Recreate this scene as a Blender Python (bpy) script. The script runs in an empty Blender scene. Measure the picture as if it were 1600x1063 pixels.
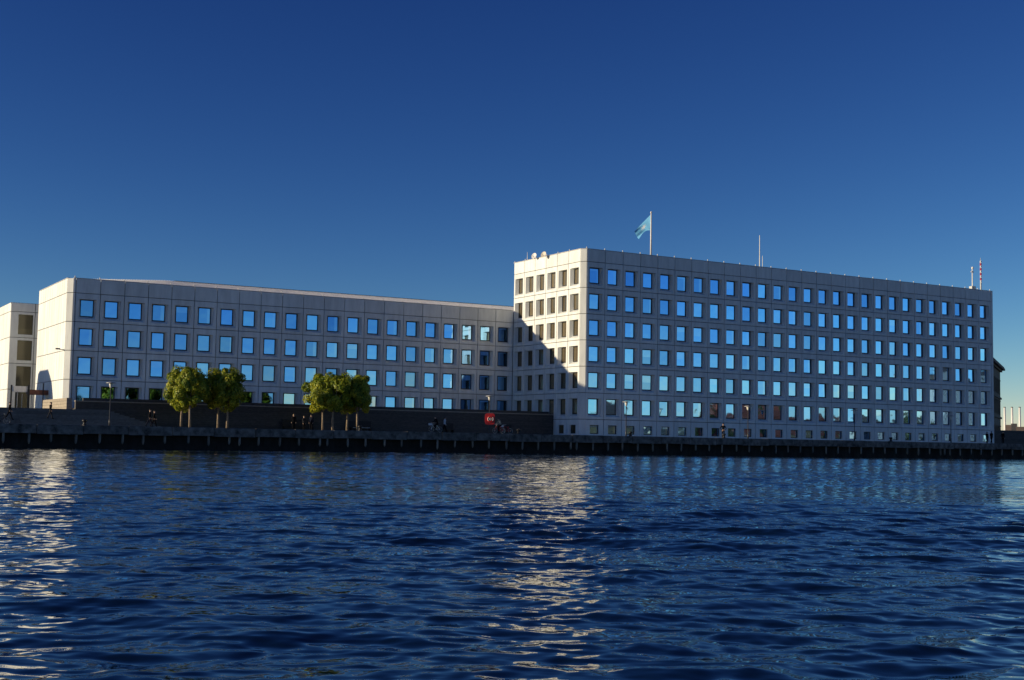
import bpy, bmesh, math, random
import numpy as np
from mathutils import Vector, Matrix, noise

random.seed(7)
rng = np.random.default_rng(11)
sc = bpy.context.scene
COL = sc.collection
R = math.radians

# ------------------------------------------------------------------ camera
# u = survey unit (one facade bay = 3.6 u); a runs along the long facades, b from
# the tall block's facade towards the water, z up from the water.
S = 0.77
CAMU = (-118.073, 178.934, 1.6)
YAW, PITCH, ROLL, FPX = 0.526712, 0.077487, 0.016344, 2053.354
def U(a, b, z): return Vector((a * S, -b * S, z * S))
Fv = Vector((math.sin(YAW) * math.cos(PITCH), math.cos(YAW) * math.cos(PITCH), math.sin(PITCH)))
R0 = Vector((math.cos(YAW), -math.sin(YAW), 0))
U0 = R0.cross(Fv)
Rv = R0 * math.cos(ROLL) + U0 * math.sin(ROLL)
Uv = U0 * math.cos(ROLL) - R0 * math.sin(ROLL)
CAM = U(*CAMU)
cam = bpy.data.cameras.new('camera'); cam.sensor_width = 36; cam.lens = FPX / 1600 * 36
cam.clip_start = 0.1; cam.clip_end = 12000
camo = bpy.data.objects.new('camera', cam); COL.objects.link(camo); sc.camera = camo
camo.matrix_world = Matrix(((Rv.x, Uv.x, -Fv.x, CAM.x), (Rv.y, Uv.y, -Fv.y, CAM.y), (Rv.z, Uv.z, -Fv.z, CAM.z), (0, 0, 0, 1)))
def ray(x, y): return (Fv * FPX + Rv * (x - 800) - Uv * (y - 531.5))
def at_b(x, y, b):
    """point seen at photo pixel (x, y) on the vertical plane b (u)"""
    d = ray(x, y); t = (-b * S - CAM.y) / d.y
    return CAM + d * t
def on_ground(x, b, z):
    """ground point (height z metres) in photo column x on the line b (u)"""
    p = at_b(x, 690, b); return Vector((p.x, p.y, z))

# ------------------------------------------------------------------ world, sun, exposure
SUN = Vector((-3.2, 1.0, 0.634)).normalized()
el = math.asin(SUN.z)
w = bpy.data.worlds.new('World'); sc.world = w; w.use_nodes = True
nt = w.node_tree; bg = nt.nodes['Background']
sky = nt.nodes.new('ShaderNodeTexSky'); sky.sky_type = 'NISHITA'; sky.sun_disc = False
sky.sun_elevation = el; sky.sun_rotation = math.atan2(SUN.x, SUN.y)
sky.air_density = 0.7; sky.dust_density = 0.0; sky.ozone_density = 5.0; sky.altitude = 0
# the photograph's contrasty tone curve, applied alike to the whole sky
sep = nt.nodes.new('ShaderNodeSeparateColor'); cmb = nt.nodes.new('ShaderNodeCombineColor')
nt.links.new(sky.outputs[0], sep.inputs[0])
for ch, (pw, kk) in enumerate(((1.95, 0.068), (1.75, 0.0345), (1.3, 0.0415))):
    m0 = nt.nodes.new('ShaderNodeMath'); m0.operation = 'MINIMUM'; m0.inputs[1].default_value = 1.1 / 0.1
    m1 = nt.nodes.new('ShaderNodeMath'); m1.operation = 'POWER'; m1.inputs[1].default_value = pw
    m2 = nt.nodes.new('ShaderNodeMath'); m2.operation = 'MULTIPLY'; m2.inputs[1].default_value = kk / 0.1
    nt.links.new(sep.outputs[ch], m1.inputs[0]); nt.links.new(m1.outputs[0], m2.inputs[0]); nt.links.new(m2.outputs[0], m0.inputs[0]); nt.links.new(m0.outputs[0], cmb.inputs[ch])
nt.links.new(cmb.outputs[0], bg.inputs[0]); bg.inputs[1].default_value = 0.1
sl = bpy.data.lights.new('sun', 'SUN'); sl.energy = 3.6; sl.angle = R(0.53); sl.color = (1.0, 0.83, 0.57)
so = bpy.data.objects.new('sun', sl); COL.objects.link(so)
so.rotation_euler = (-SUN).to_track_quat('-Z', 'Y').to_euler()
so.location = (-200, 0, 100)
vs = sc.view_settings; vs.view_transform = 'Standard'; vs.look = 'None'; vs.gamma = 1.0; vs.exposure = 0.48; vs.use_curve_mapping = False
sc.render.engine = 'CYCLES'
sc.cycles.use_denoising = True
sc.cycles.max_bounces = 6; sc.cycles.glossy_bounces = 4; sc.cycles.diffuse_bounces = 3
sc.cycles.caustics_reflective = False; sc.cycles.caustics_refractive = False

# ------------------------------------------------------------------ materials
def mat(name, col, rough=0.7, var=0.12, scale=1.5, metallic=0.0, rand=0.0, bump=0.0, bscale=20.0, spec=0.5, col2=None, stretch=None):
    m = bpy.data.materials.new(name); m.use_nodes = True
    n = m.node_tree; b = n.nodes['Principled BSDF']
    b.inputs['Roughness'].default_value = rough; b.inputs['Metallic'].default_value = metallic
    b.inputs['Specular IOR Level'].default_value = spec
    g = n.nodes.new('ShaderNodeNewGeometry')
    pos = g.outputs['Position']
    if stretch:
        mp = n.nodes.new('ShaderNodeMapping'); mp.inputs['Scale'].default_value = stretch
        n.links.new(pos, mp.inputs[0]); pos = mp.outputs[0]
    t = n.nodes.new('ShaderNodeTexNoise'); t.inputs['Scale'].default_value = scale; t.inputs['Detail'].default_value = 6
    t.inputs['Roughness'].default_value = 0.62
    n.links.new(pos, t.inputs['Vector'])
    mx = n.nodes.new('ShaderNodeMix'); mx.data_type = 'RGBA'
    c2 = col2 or tuple(c * (1 - 2 * var) for c in col)
    c1 = tuple(min(1, c * (1 + var)) for c in col) if not col2 else col
    mx.inputs[6].default_value = (*c1, 1); mx.inputs[7].default_value = (*c2, 1)
    mr = n.nodes.new('ShaderNodeMapRange'); mr.inputs[1].default_value = 0.3; mr.inputs[2].default_value = 0.7
    n.links.new(t.outputs[0], mr.inputs[0]); n.links.new(mr.outputs[0], mx.inputs[0])
    out = mx.outputs[2]
    if rand:
        oi = n.nodes.new('ShaderNodeObjectInfo')
        m2 = n.nodes.new('ShaderNodeMapRange'); m2.inputs[3].default_value = 1 - rand; m2.inputs[4].default_value = 1 + rand
        n.links.new(oi.outputs['Random'], m2.inputs[0])
        h = n.nodes.new('ShaderNodeHueSaturation'); n.links.new(m2.outputs[0], h.inputs['Value']); n.links.new(out, h.inputs['Color'])
        out = h.outputs[0]
    n.links.new(out, b.inputs['Base Color'])
    if bump:
        t2 = n.nodes.new('ShaderNodeTexNoise'); t2.inputs['Scale'].default_value = bscale; t2.inputs['Detail'].default_value = 4
        n.links.new(pos, t2.inputs['Vector'])
        bp = n.nodes.new('ShaderNodeBump'); bp.inputs['Strength'].default_value = bump; bp.inputs['Distance'].default_value = 0.02
        n.links.new(t2.outputs[0], bp.inputs['Height']); n.links.new(bp.outputs[0], b.inputs['Normal'])
    return m

M = {}
M['panel'] = mat('pale_stone_panel', (0.84, 0.86, 0.84), 0.75, 0.075, 1.3, rand=0.06, bump=0.25, bscale=9, stretch=(1, 1, 0.22))
M['core'] = mat('dark_joint', (0.07, 0.068, 0.065), 0.9)
M['coping'] = mat('white_metal_coping', (0.72, 0.71, 0.69), 0.45, 0.05, 3)
M['roof_metal'] = mat('white_roof_sheet', (0.86, 0.85, 0.83), 0.5, 0.06, 2)
M['roof_flat'] = mat('roof_felt', (0.16, 0.16, 0.165), 0.9)
M['frame'] = mat('dark_window_frame', (0.018, 0.020, 0.026), 0.45, 0.1, 5)
M['wall_stone'] = mat('brown_grey_stone', (0.095, 0.088, 0.082), 0.85, 0.18, 2.2, rand=0.1, bump=0.4, bscale=6, stretch=(1, 1, 3))
M['granite'] = mat('light_brown_granite', (0.40, 0.345, 0.27), 0.8, 0.12, 2, rand=0.06, bump=0.3)
M['step'] = mat('granite_step', (0.20, 0.195, 0.19), 0.85, 0.15, 2.5, rand=0.14)
M['paving'] = mat('quay_paving', (0.30, 0.285, 0.265), 0.85, 0.18, 0.8)
M['cap'] = mat('weathered_concrete', (0.19, 0.18, 0.165), 0.9, 0.40, 1.6, rand=0.14, bump=0.5, bscale=5)
M['pile'] = mat('tarred_sheet_pile', (0.02, 0.019, 0.018), 0.85, 0.3, 1.5)
M['fender'] = mat('weathered_timber', (0.30, 0.27, 0.235), 0.9, 0.25, 3, rand=0.15, bump=0.4, stretch=(1, 1, 0.2))
M['bark'] = mat('pale_bark', (0.34, 0.26, 0.18), 0.9, 0.25, 6, bump=0.5)
M['black'] = mat('black_iron', (0.015, 0.015, 0.016), 0.5, 0.1, 6)
M['darkmetal'] = mat('dark_lamp_metal', (0.06, 0.062, 0.065), 0.45, 0.1, 6)
M['galv'] = mat('galvanised_steel', (0.50, 0.50, 0.49), 0.45, 0.1, 6, metallic=0.2)
M['white'] = mat('white_paint', (0.80, 0.79, 0.77), 0.5, 0.04, 4)
M['lampglass'] = mat('opal_lamp_glass', (0.78, 0.75, 0.68), 0.3, 0.04, 6)
M['red'] = mat('red_paint', (0.62, 0.03, 0.03), 0.45, 0.08, 5)
M['rust'] = mat('rust_brown_canopy', (0.17, 0.065, 0.045), 0.7, 0.2, 3)
M['bench'] = mat('dark_bench_wood', (0.03, 0.026, 0.026), 0.7, 0.2, 5)
M['ochre'] = mat('old_ochre_brick', (0.24, 0.18, 0.105), 0.9, 0.2, 0.7)
M['oldstone'] = mat('sooty_sandstone', (0.20, 0.175, 0.135), 0.9, 0.2, 0.8)
M['slate'] = mat('dark_slate', (0.05, 0.05, 0.055), 0.7, 0.15, 1)
M['tiles'] = mat('red_roof_tile', (0.27, 0.075, 0.05), 0.85, 0.2, 1.2)
M['render_white'] = mat('white_render', (0.62, 0.60, 0.56), 0.9, 0.1, 0.6)
M['ground'] = mat('city_ground', (0.16, 0.155, 0.145), 0.9, 0.2, 0.05)
M['farroof'] = mat('far_roof', (0.13, 0.10, 0.09), 0.9, 0.2, 0.2)
M['skin'] = mat('skin', (0.50, 0.32, 0.24), 0.6, 0.05, 20)
M['hair_dark'] = mat('dark_hair', (0.03, 0.022, 0.018), 0.6, 0.1, 30)
M['hair_fair'] = mat('fair_hair', (0.30, 0.21, 0.11), 0.6, 0.1, 30)
M['cloth_black'] = mat('black_cloth_with_shade', (0.008, 0.008, 0.01), 0.95, 0.15, 12, spec=0.1)  # black clothes, colour deepened further to stand in for shade on the figures
M['cloth_navy'] = mat('navy_cloth', (0.012, 0.015, 0.03), 0.95, 0.15, 12, spec=0.1)
M['cloth_white'] = mat('white_cloth', (0.75, 0.74, 0.73), 0.85, 0.08, 12)
M['cloth_cream'] = mat('cream_cloth', (0.62, 0.56, 0.40), 0.85, 0.08, 12)
M['cloth_grey'] = mat('grey_cloth', (0.04, 0.04, 0.045), 0.95, 0.12, 12, spec=0.1)
M['denim'] = mat('blue_denim', (0.05, 0.07, 0.13), 0.85, 0.15, 12)
M['tyre'] = mat('tyre_rubber', (0.02, 0.02, 0.02), 0.7)
M['alu'] = mat('pale_metal', (0.65, 0.64, 0.62), 0.35, 0.05, 9, metallic=0.5)
M['dish'] = mat('dish_paint', (0.66, 0.60, 0.50), 0.5, 0.05, 4)

def glass(name, tint, rough=0.03, metal=0.9, rand=0.12, warble=0.05, curtain=False):
    m = bpy.data.materials.new(name); m.use_nodes = True
    n = m.node_tree; b = n.nodes['Principled BSDF']
    b.inputs['Metallic'].default_value = metal; b.inputs['Roughness'].default_value = rough
    oi = n.nodes.new('ShaderNodeObjectInfo')
    mr = n.nodes.new('ShaderNodeMapRange'); mr.inputs[3].default_value = 1 - rand; mr.inputs[4].default_value = 1 + rand
    n.links.new(oi.outputs['Random'], mr.inputs[0])
    h = n.nodes.new('ShaderNodeHueSaturation'); h.inputs['Color'].default_value = (*tint, 1)
    n.links.new(mr.outputs[0], h.inputs['Value']); n.links.new(h.outputs[0], b.inputs['Base Color'])
    if curtain:
        def mt(op, *v):
            k = n.nodes.new('ShaderNodeMath'); k.operation = op
            for i, q in enumerate(v):
                if isinstance(q, (int, float)): k.inputs[i].default_value = q
                else: n.links.new(q, k.inputs[i])
            return k.outputs[0]
        tc = n.nodes.new('ShaderNodeTexCoord'); sx = n.nodes.new('ShaderNodeSeparateXYZ'); n.links.new(tc.outputs['Object'], sx.inputs[0])
        r1 = oi.outputs['Random']; r2 = mt('FRACT', mt('MULTIPLY', r1, 17.31)); r3 = mt('FRACT', mt('MULTIPLY', r1, 41.7))
        u_ = mt('DIVIDE', mt('SUBTRACT', sx.outputs[0], 0.225 * 2.772), 0.55 * 2.772); v_ = mt('DIVIDE', mt('SUBTRACT', sx.outputs[2], 0.19 * 3.321), 0.595 * 3.321)
        side = mt('GREATER_THAN', u_, mt('ADD', mt('MULTIPLY', r2, 0.6), 0.62))          # drawn-back curtain
        blind = mt('MULTIPLY', mt('GREATER_THAN', v_, mt('SUBTRACT', 1.0, mt('MULTIPLY', r2, 0.6))), mt('GREATER_THAN', r3, 0.84))   # part-lowered blind
        msk = mt('MULTIPLY', mt('MAXIMUM', side, blind), 0.5)
        mx_ = n.nodes.new('ShaderNodeMix'); mx_.data_type = 'RGBA'; n.links.new(msk, mx_.inputs[0]); n.links.new(h.outputs[0], mx_.inputs[6]); mx_.inputs[7].default_value = (0.42, 0.66, 0.92, 1)
        n.links.new(mx_.outputs[2], b.inputs['Base Color'])
    t = n.nodes.new('ShaderNodeTexNoise'); t.inputs['Scale'].default_value = 0.8; t.inputs['Detail'].default_value = 1
    g = n.nodes.new('ShaderNodeNewGeometry'); n.links.new(g.outputs['Position'], t.inputs['Vector'])
    bp = n.nodes.new('ShaderNodeBump'); bp.inputs['Strength'].default_value = warble; bp.inputs['Distance'].default_value = 0.05
    n.links.new(t.outputs[0], bp.inputs['Height']); n.links.new(bp.outputs[0], b.inputs['Normal'])
    return m
M['pane'] = glass('coated_blue_glass', (0.24, 0.52, 0.93), metal=1.0, rand=0.24, warble=0.12, curtain=True)
M['pane_warm'] = glass('bronze_glass_with_blind', (0.20, 0.16, 0.10), rough=0.12, metal=0.45, rand=0.4)
M['pane_olive'] = glass('olive_grey_glass', (0.085, 0.078, 0.05), rough=0.15, metal=0.4, rand=0.2)
M['pane_dark'] = glass('dark_old_glass', (0.05, 0.05, 0.05), rough=0.1, metal=0.3)

# ------------------------------------------------------------------ mesh helpers
class MB:
    def __init__(s): s.v = []; s.f = []; s.m = []
    def add(s, vs, fs, mi=0):
        o = len(s.v); s.v += [tuple(v) for v in vs]; s.f += [tuple(i + o for i in f) for f in fs]; s.m += [mi] * len(fs); return s
    def box(s, x0, x1, y0, y1, z0, z1, mi=0):
        return s.add([(x0, y0, z0), (x1, y0, z0), (x1, y1, z0), (x0, y1, z0), (x0, y0, z1), (x1, y0, z1), (x1, y1, z1), (x0, y1, z1)],
                     [(0, 3, 2, 1), (4, 5, 6, 7), (0, 1, 5, 4), (1, 2, 6, 5), (2, 3, 7, 6), (3, 0, 4, 7)], mi)
    def bbox(s, x0, x1, y0, y1, z0, z1, r=0.02, mi=0):
        """box with bevelled vertical + top edges"""
        def ring(i, z): return [(x0 + i + r, y0 + i, z), (x1 - i - r, y0 + i, z), (x1 - i, y0 + i + r, z), (x1 - i, y1 - i - r, z), (x1 - i - r, y1 - i, z), (x0 + i + r, y1 - i, z), (x0 + i, y1 - i - r, z), (x0 + i, y0 + i + r, z)]
        vs = ring(0, z0) + ring(0, z1 - r) + ring(r, z1)
        fs = [tuple(range(7, -1, -1)), tuple(range(16, 24))]
        for k in (0, 8):
            for i in range(8): fs.append((k + i, k + (i + 1) % 8, k + 8 + (i + 1) % 8, k + 8 + i))
        return s.add(vs, fs, mi)
    def tube(s, pts, rad, n=8, mi=0, cap=True):
        pts = [Vector(p) for p in pts]
        if not hasattr(rad, '__len__'): rad = [rad] * len(pts)
        vs = []; ref = None
        for i, p in enumerate(pts):
            t = (pts[min(i + 1, len(pts) - 1)] - pts[max(i - 1, 0)]).normalized()
            if ref is None: ref = Vector((1, 0, 0)) if abs(t.x) < 0.9 else Vector((0, 1, 0))
            x = (ref - t * ref.dot(t)).normalized(); y = t.cross(x); ref = x
            for k in range(n):
                a = 2 * math.pi * k / n; vs.append(p + (x * math.cos(a) + y * math.sin(a)) * rad[i])
        fs = []
        for i in range(len(pts) - 1):
            for k in range(n):
                fs.append((i * n + k, i * n + (k + 1) % n, (i + 1) * n + (k + 1) % n, (i + 1) * n + k))
        if cap: fs += [tuple(range(n - 1, -1, -1)), tuple(range((len(pts) - 1) * n, len(pts) * n))]
        return s.add(vs, fs, mi)
    def lathe(s, prof, n=16, c=(0, 0, 0), mi=0):
        vs = []; fs = []
        for r, z in prof:
            for k in range(n):
                a = 2 * math.pi * k / n; vs.append((c[0] + r * math.cos(a), c[1] + r * math.sin(a), c[2] + z))
        for i in range(len(prof) - 1):
            for k in range(n): fs.append((i * n + k, i * n + (k + 1) % n, (i + 1) * n + (k + 1) % n, (i + 1) * n + k))
        fs += [tuple(range(n - 1, -1, -1)), tuple(range((len(prof) - 1) * n, len(prof) * n))]
        return s.add(vs, fs, mi)
    def ball(s, c, r, n=8, mi=0):
        if not hasattr(r, '__len__'): r = (r, r, r)
        vs = []; fs = []; m = max(4, n // 2 + 1)
        for i in range(m + 1):
            t = math.pi * i / m
            for k in range(n):
                a = 2 * math.pi * k / n
                vs.append((c[0] + r[0] * math.sin(t) * math.cos(a), c[1] + r[1] * math.sin(t) * math.sin(a), c[2] + r[2] * math.cos(t)))
        for i in range(m):
            for k in range(n): fs.append((i * n + k, (i + 1) * n + k, (i + 1) * n + (k + 1) % n, i * n + (k + 1) % n))
        return s.add(vs, fs, mi)
    def torus(s, c, R_, r, ax='y', n=24, k=6, mi=0):
        vs = []; fs = []
        for i in range(n):
            a = 2 * math.pi * i / n
            for j in range(k):
                b = 2 * math.pi * j / k; q = R_ + r * math.cos(b)
                x, y, z = q * math.cos(a), r * math.sin(b), q * math.sin(a)
                vs.append((c[0] + x, c[1] + y, c[2] + z) if ax == 'y' else (c[0] + y, c[1] + x, c[2] + z))
        for i in range(n):
            for j in range(k):
                fs.append((i * k + j, ((i + 1) % n) * k + j, ((i + 1) % n) * k + (j + 1) % k, i * k + (j + 1) % k))
        return s.add(vs, fs, mi)
    def mesh(s, name, mats, smooth=False):
        me = bpy.data.meshes.new(name); me.from_pydata(s.v, [], s.f)
        for m in (mats if isinstance(mats, (list, tuple)) else [mats]): me.materials.append(M[m] if isinstance(m, str) else m)
        if any(s.m): me.polygons.foreach_set('material_index', s.m)
        if smooth: me.polygons.foreach_set('use_smooth', [True] * len(me.polygons))
        me.update(); return me
def link(name, me, parent=None, loc=None, rz=0.0):
    o = bpy.data.objects.new(name, me); COL.objects.link(o)
    if parent is not None: o.parent = parent
    if loc is not None: o.location = loc
    if rz: o.rotation_euler = (0, 0, rz)
    return o
def part(name, mb, mats, parent=None, smooth=False, loc=None, rz=0.0): return link(name, mb.mesh(name, mats, smooth), parent, loc, rz)
def tag(o, label, cat, group=None, kind=None):
    if label: o['label'] = label
    if cat: o['category'] = cat
    if group: o['group'] = group
    if kind: o['kind'] = kind
    return o
def thing(name, loc, label, cat, group=None, rz=0.0): return tag(link(name, None, None, loc, rz), label, cat, group)
def structure(o): o['kind'] = 'structure'; return o
def copy_tree(o, parent=None):
    c = o.copy(); COL.objects.link(c); c.parent = parent
    for ch in o.children: copy_tree(ch, c)
    return c

# ------------------------------------------------------------------ dimensions
BAY = 3.6 * S; H = 4.313 * S; BAND = 2.10 * S; CH = 0.78 * S
Z_T = 33.48 * S                      # tall block roof
ZJ = [Z_T - BAND - k * H for k in range(7)]      # its storey joints
Z_BASE = 2.78 * S                    # foot of its facade (quay level)
ZQ = 2.80 * S                        # quay deck
LEFT_B = 6 * BAY + CH                # depth of its end face
Z_W = ZJ[2] + 2.2 * S                # wing roof
XW1 = -CH; YW = LEFT_B               # wing facade plane y=YW, from x=XW1 leftwards
NW = 21; XW0 = XW1 - NW * BAY - 0.35 * S
XT1 = 27 * BAY + 0.45 * S
Y_QUAY = -14.0 * S                   # quay front edge
Z_PLAT = 5.1 * S

# ------------------------------------------------------------------ water
def build_water():
    va = math.atan2(Fv.x, Fv.y)          # clockwise from +y
    NF = 560
    fine = np.linspace(R(-29), R(29), NF)
    coarse = np.linspace(R(29), R(331), 100)[1:-1]
    ang = np.concatenate([fine, coarse]) + va
    dang = np.concatenate([np.full(NF, R(58) / (NF - 1)), np.full(98, R(302) / 99)])
    r1 = 1.2 * (150 / 1.2) ** (np.linspace(0, 1, 1500))
    r2 = 150 * (4500 / 150) ** (np.linspace(0, 1, 40)[1:])
    rr = np.concatenate([r1, r2]); nr, na = len(rr), len(ang)
    x0, y0 = CAM.x - Fv.x * 1.0, CAM.y - Fv.y * 1.0
    RR, AA = np.meshgrid(rr, ang, indexing='ij')
    X = x0 + RR * np.sin(AA); Y = y0 + RR * np.cos(AA); Z = np.zeros_like(X)
    sp = np.maximum(np.gradient(rr)[:, None] * np.ones(na)[None, :], RR * dang[None, :] * 0.5)
    DX = np.zeros_like(X); DY = np.zeros_like(X); ZZ = np.zeros_like(X)
    g = np.random.default_rng(5)
    lam = np.concatenate([np.geomspace(0.13, 0.5, 64), np.geomspace(0.5, 1.2, 40), np.geomspace(1.2, 4, 14)])
    main = va + math.pi + R(12)            # waves run towards the camera, a little across
    # patchy gusts: wave height varies over tens of metres
    patch = np.zeros_like(X)
    for i in range(9):
        L = g.uniform(9, 45); th = g.uniform(0, 2 * math.pi)
        patch += np.sin((X * math.sin(th) + Y * math.cos(th)) * 2 * math.pi / L + g.uniform(0, 6.28))
    patch = 1 + 0.16 * patch
    for L in lam:
        th = main + g.normal(0, R(58 if L < 0.8 else 34)); k = 2 * math.pi / L
        st = (0.0135 if L < 0.5 else (0.012 if L < 1.2 else 0.0115)) * g.uniform(0.5, 1.5)
        A = st / k
        fade = np.clip((L / sp - 1.6) / 1.6, 0, 1)
        if fade.max() <= 0: continue
        ph = k * (X * math.sin(th) + Y * math.cos(th)) + g.uniform(0, 2 * math.pi)
        a = A * fade * patch
        ZZ += a * np.cos(ph); sn = np.sin(ph) * a * 0.8
        DX -= sn * math.sin(th); DY -= sn * math.cos(th)
    V = np.stack([X + DX, Y + DY, ZZ], -1).reshape(-1, 3)
    V = np.vstack([V, [[x0, y0, 0]]])
    i = np.arange(nr - 1)[:, None] * na; j = np.arange(na)[None, :]; j2 = (j + 1) % na
    Q = np.stack([i + j, i + na + j, i + na + j2, i + j2], -1).reshape(-1, 4)
    T = np.stack([np.full(na, nr * na), np.arange(na), (np.arange(na) + 1) % na], -1)
    me = bpy.data.meshes.new('water')
    me.vertices.add(len(V)); me.vertices.foreach_set('co', V.astype(np.float32).ravel())
    nl = Q.size + T.size; me.loops.add(nl)
    me.loops.foreach_set('vertex_index', np.concatenate([Q.ravel(), T.ravel()]).astype(np.int32))
    me.polygons.add(len(Q) + len(T))
    st = np.concatenate([np.arange(len(Q)) * 4, Q.size + np.arange(len(T)) * 3]).astype(np.int32)
    me.polygons.foreach_set('loop_start', st)
    me.polygons.foreach_set('use_smooth', np.ones(len(st), bool))
    me.update(calc_edges=True)
    m = bpy.data.materials.new('harbour_water'); m.use_nodes = True
    n = m.node_tree; b = n.nodes['Principled BSDF']
    b.inputs['Base Color'].default_value = (0.002, 0.009, 0.022, 1); b.inputs['Roughness'].default_value = 0.03
    b.inputs['IOR'].default_value = 1.42
    gn = n.nodes.new('ShaderNodeNewGeometry')
    mp = n.nodes.new('ShaderNodeMapping'); mp.vector_type = 'TEXTURE'
    mp.inputs['Rotation'].default_value = (0, 0, -va); mp.inputs['Scale'].default_value = (1.35, 1.0, 1.0)
    n.links.new(gn.outputs['Position'], mp.inputs[0])
    prev = None
    for scl, stg, dist in ((1.1, 0.42, 0.13), (3.2, 0.5, 0.06), (8.0, 0.2, 0.015)):
        t = n.nodes.new('ShaderNodeTexNoise'); t.inputs['Scale'].default_value = scl; t.inputs['Detail'].default_value = 1.5
        t.inputs['Roughness'].default_value = 0.45
        n.links.new(mp.outputs[0], t.inputs['Vector'])
        bp = n.nodes.new('ShaderNodeBump'); bp.inputs['Strength'].default_value = stg; bp.inputs['Distance'].default_value = dist
        n.links.new(t.outputs[0], bp.inputs['Height'])
        if prev: n.links.new(prev.outputs[0], bp.inputs['Normal'])
        prev = bp
    n.links.new(prev.outputs[0], b.inputs['Normal'])
    me.materials.append(m)
    structure(link('water', me))
build_water()

# ------------------------------------------------------------------ ground and quay
mb = MB().add([(-5000, Y_QUAY + 1.2, ZQ - 0.01), (5000, Y_QUAY + 1.2, ZQ - 0.01), (5000, 6000, ZQ - 0.01), (-5000, 6000, ZQ - 0.01)], [(0, 1, 2, 3)])
structure(part('ground', mb, 'ground'))
mb = MB().add([(-160, Y_QUAY + 0.5, ZQ - 0.004), (190, Y_QUAY + 0.5, ZQ - 0.004), (190, -0.3, ZQ - 0.004), (-160, 17, ZQ - 0.004)], [(0, 1, 2, 3)])
structure(part('quay_paving', mb, 'paving'))
QX0, QX1 = -118.0, 190.0
mb = MB()
yb = Y_QUAY + 0.75
nfl = int((QX1 - QX0) / 0.55)                 # corrugated sheet pile wall set back under the cap
vs = []; fs = []
for i in range(nfl + 1):
    x = QX0 + i * 0.55; y = yb + (0.16 if (i // 2) % 2 else 0.0)
    vs += [(x, y, -1.0), (x, y, ZQ - 0.8)]
for i in range(nfl): fs.append((2 * i, 2 * i + 2, 2 * i + 3, 2 * i + 1))
mb.add(vs, fs)
quay = structure(part('quay_wall', mb, 'pile'))
cap_me = [MB().bbox(0.012, 4.2 - 0.012, 0, 1.6, -0.86 + d, 0.0, 0.035).mesh('cap_block', 'cap') for d in (0, 0.05)]
x = QX0; i = 0
while x < QX1:
    o = link('cap_block', cap_me[i % 2], quay, (x, Y_QUAY + random.uniform(-0.03, 0.03), ZQ + random.uniform(-0.025, 0.015))); x += 4.2; i += 1
fmb = MB(); fmb.tube([(0, 0, 0.12), (0, 0, -0.72), (0, 0, -0.92)], [0.115, 0.115, 0.05], 8)
f_me = fmb.mesh('fender_post', 'fender', True)
x = QX0 + 0.7
while x < QX1:
    o = link('fender_post', f_me, quay, (x + random.uniform(-0.12, 0.12), Y_QUAY + 0.22, ZQ - 0.84))
    o.rotation_euler = (random.uniform(-0.02, 0.04), random.uniform(-0.03, 0.03), random.uniform(0, 3)); o.scale = (1, 1, random.uniform(0.85, 1.1)); x += 2.13
    if random.random() < 0.06: x -= 1.2

# ------------------------------------------------------------------ facade pieces
GAP = 0.038
D_REV = 0.50
def panel_mesh(name, wd, ht, op=None, depth=0.22, m='panel'):
    """stone facade panel; op = (x0,x1,z0,z1, ix0,ix1,iz0,iz1, depth): opening in front and pane opening behind"""
    mb = MB(); x0, x1, z0, z1 = GAP, wd - GAP, GAP * 0.8, ht - GAP * 0.8; e = 0.025
    if op is None:
        vs = [(x0 + e, 0, z0 + e), (x1 - e, 0, z0 + e), (x1 - e, 0, z1 - e), (x0 + e, 0, z1 - e)]
        fs = [(0, 1, 2, 3)]
    else:
        a0, a1, c0, c1, i0, i1, k0, k1, d = op
        vs = [(x0 + e, 0, z0 + e), (x1 - e, 0, z0 + e), (x1 - e, 0, z1 - e), (x0 + e, 0, z1 - e)]
        fs = []
    # bevel + returns
    vs += [(x0, e, z0), (x1, e, z0), (x1, e, z1), (x0, e, z1), (x0, depth, z0), (x1, depth, z0), (x1, depth, z1), (x0, depth, z1)]
    for k in range(4):
        q = (k + 1) % 4
        fs += [(4 + k, 4 + q, q, k), (8 + k, 8 + q, 4 + q, 4 + k)]
    if op:
        vs += [(a0, 0, c0), (a1, 0, c0), (a1, 0, c1), (a0, 0, c1), (i0, d, k0), (i1, d, k0), (i1, d, k1), (i0, d, k1)]
        for k in range(4):
            q = (k + 1) % 4
            fs += [(k, q, 12 + q, 12 + k), (12 + k, 12 + q, 16 + q, 16 + k)]
    mb.add(vs, fs); return mb.mesh(name, m)
def window_meshes(i0, i1, k0, k1, d, fw=0.085):
    fr = MB()
    for (p0, p1, q0, q1) in ((i0, i1, k0, k0 + fw * 1.25), (i0, i1, k1 - fw, k1), (i0, i0 + fw, k0 + fw * 1.25, k1 - fw), (i1 - fw, i1, k0 + fw * 1.25, k1 - fw)):
        fr.box(p0, p1, d - 0.07, d + 0.05, q0, q1)
    pn = MB().add([(i0 + fw, d, k0 + fw), (i1 - fw, d, k0 + fw), (i1 - fw, d, k1 - fw), (i0 + fw, d, k1 - fw)], [(0, 1, 2, 3)])
    # give the pane its thickness
    pn.add([(i0 + fw, d + 0.03, k0 + fw), (i1 - fw, d + 0.03, k0 + fw), (i1 - fw, d + 0.03, k1 - fw), (i0 + fw, d + 0.03, k1 - fw)], [(3, 2, 1, 0)])
    return fr, pn
OP = (0.13 * BAY, 0.87 * BAY, 0.105 * H, 0.795 * H, 0.225 * BAY, 0.775 * BAY, 0.19 * H, 0.785 * H, D_REV)
P_WIN = panel_mesh('window_panel', BAY, H, OP)
P_BAND = panel_mesh('parapet_panel', BAY, BAND)
HG = ZJ[6] - Z_BASE
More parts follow.
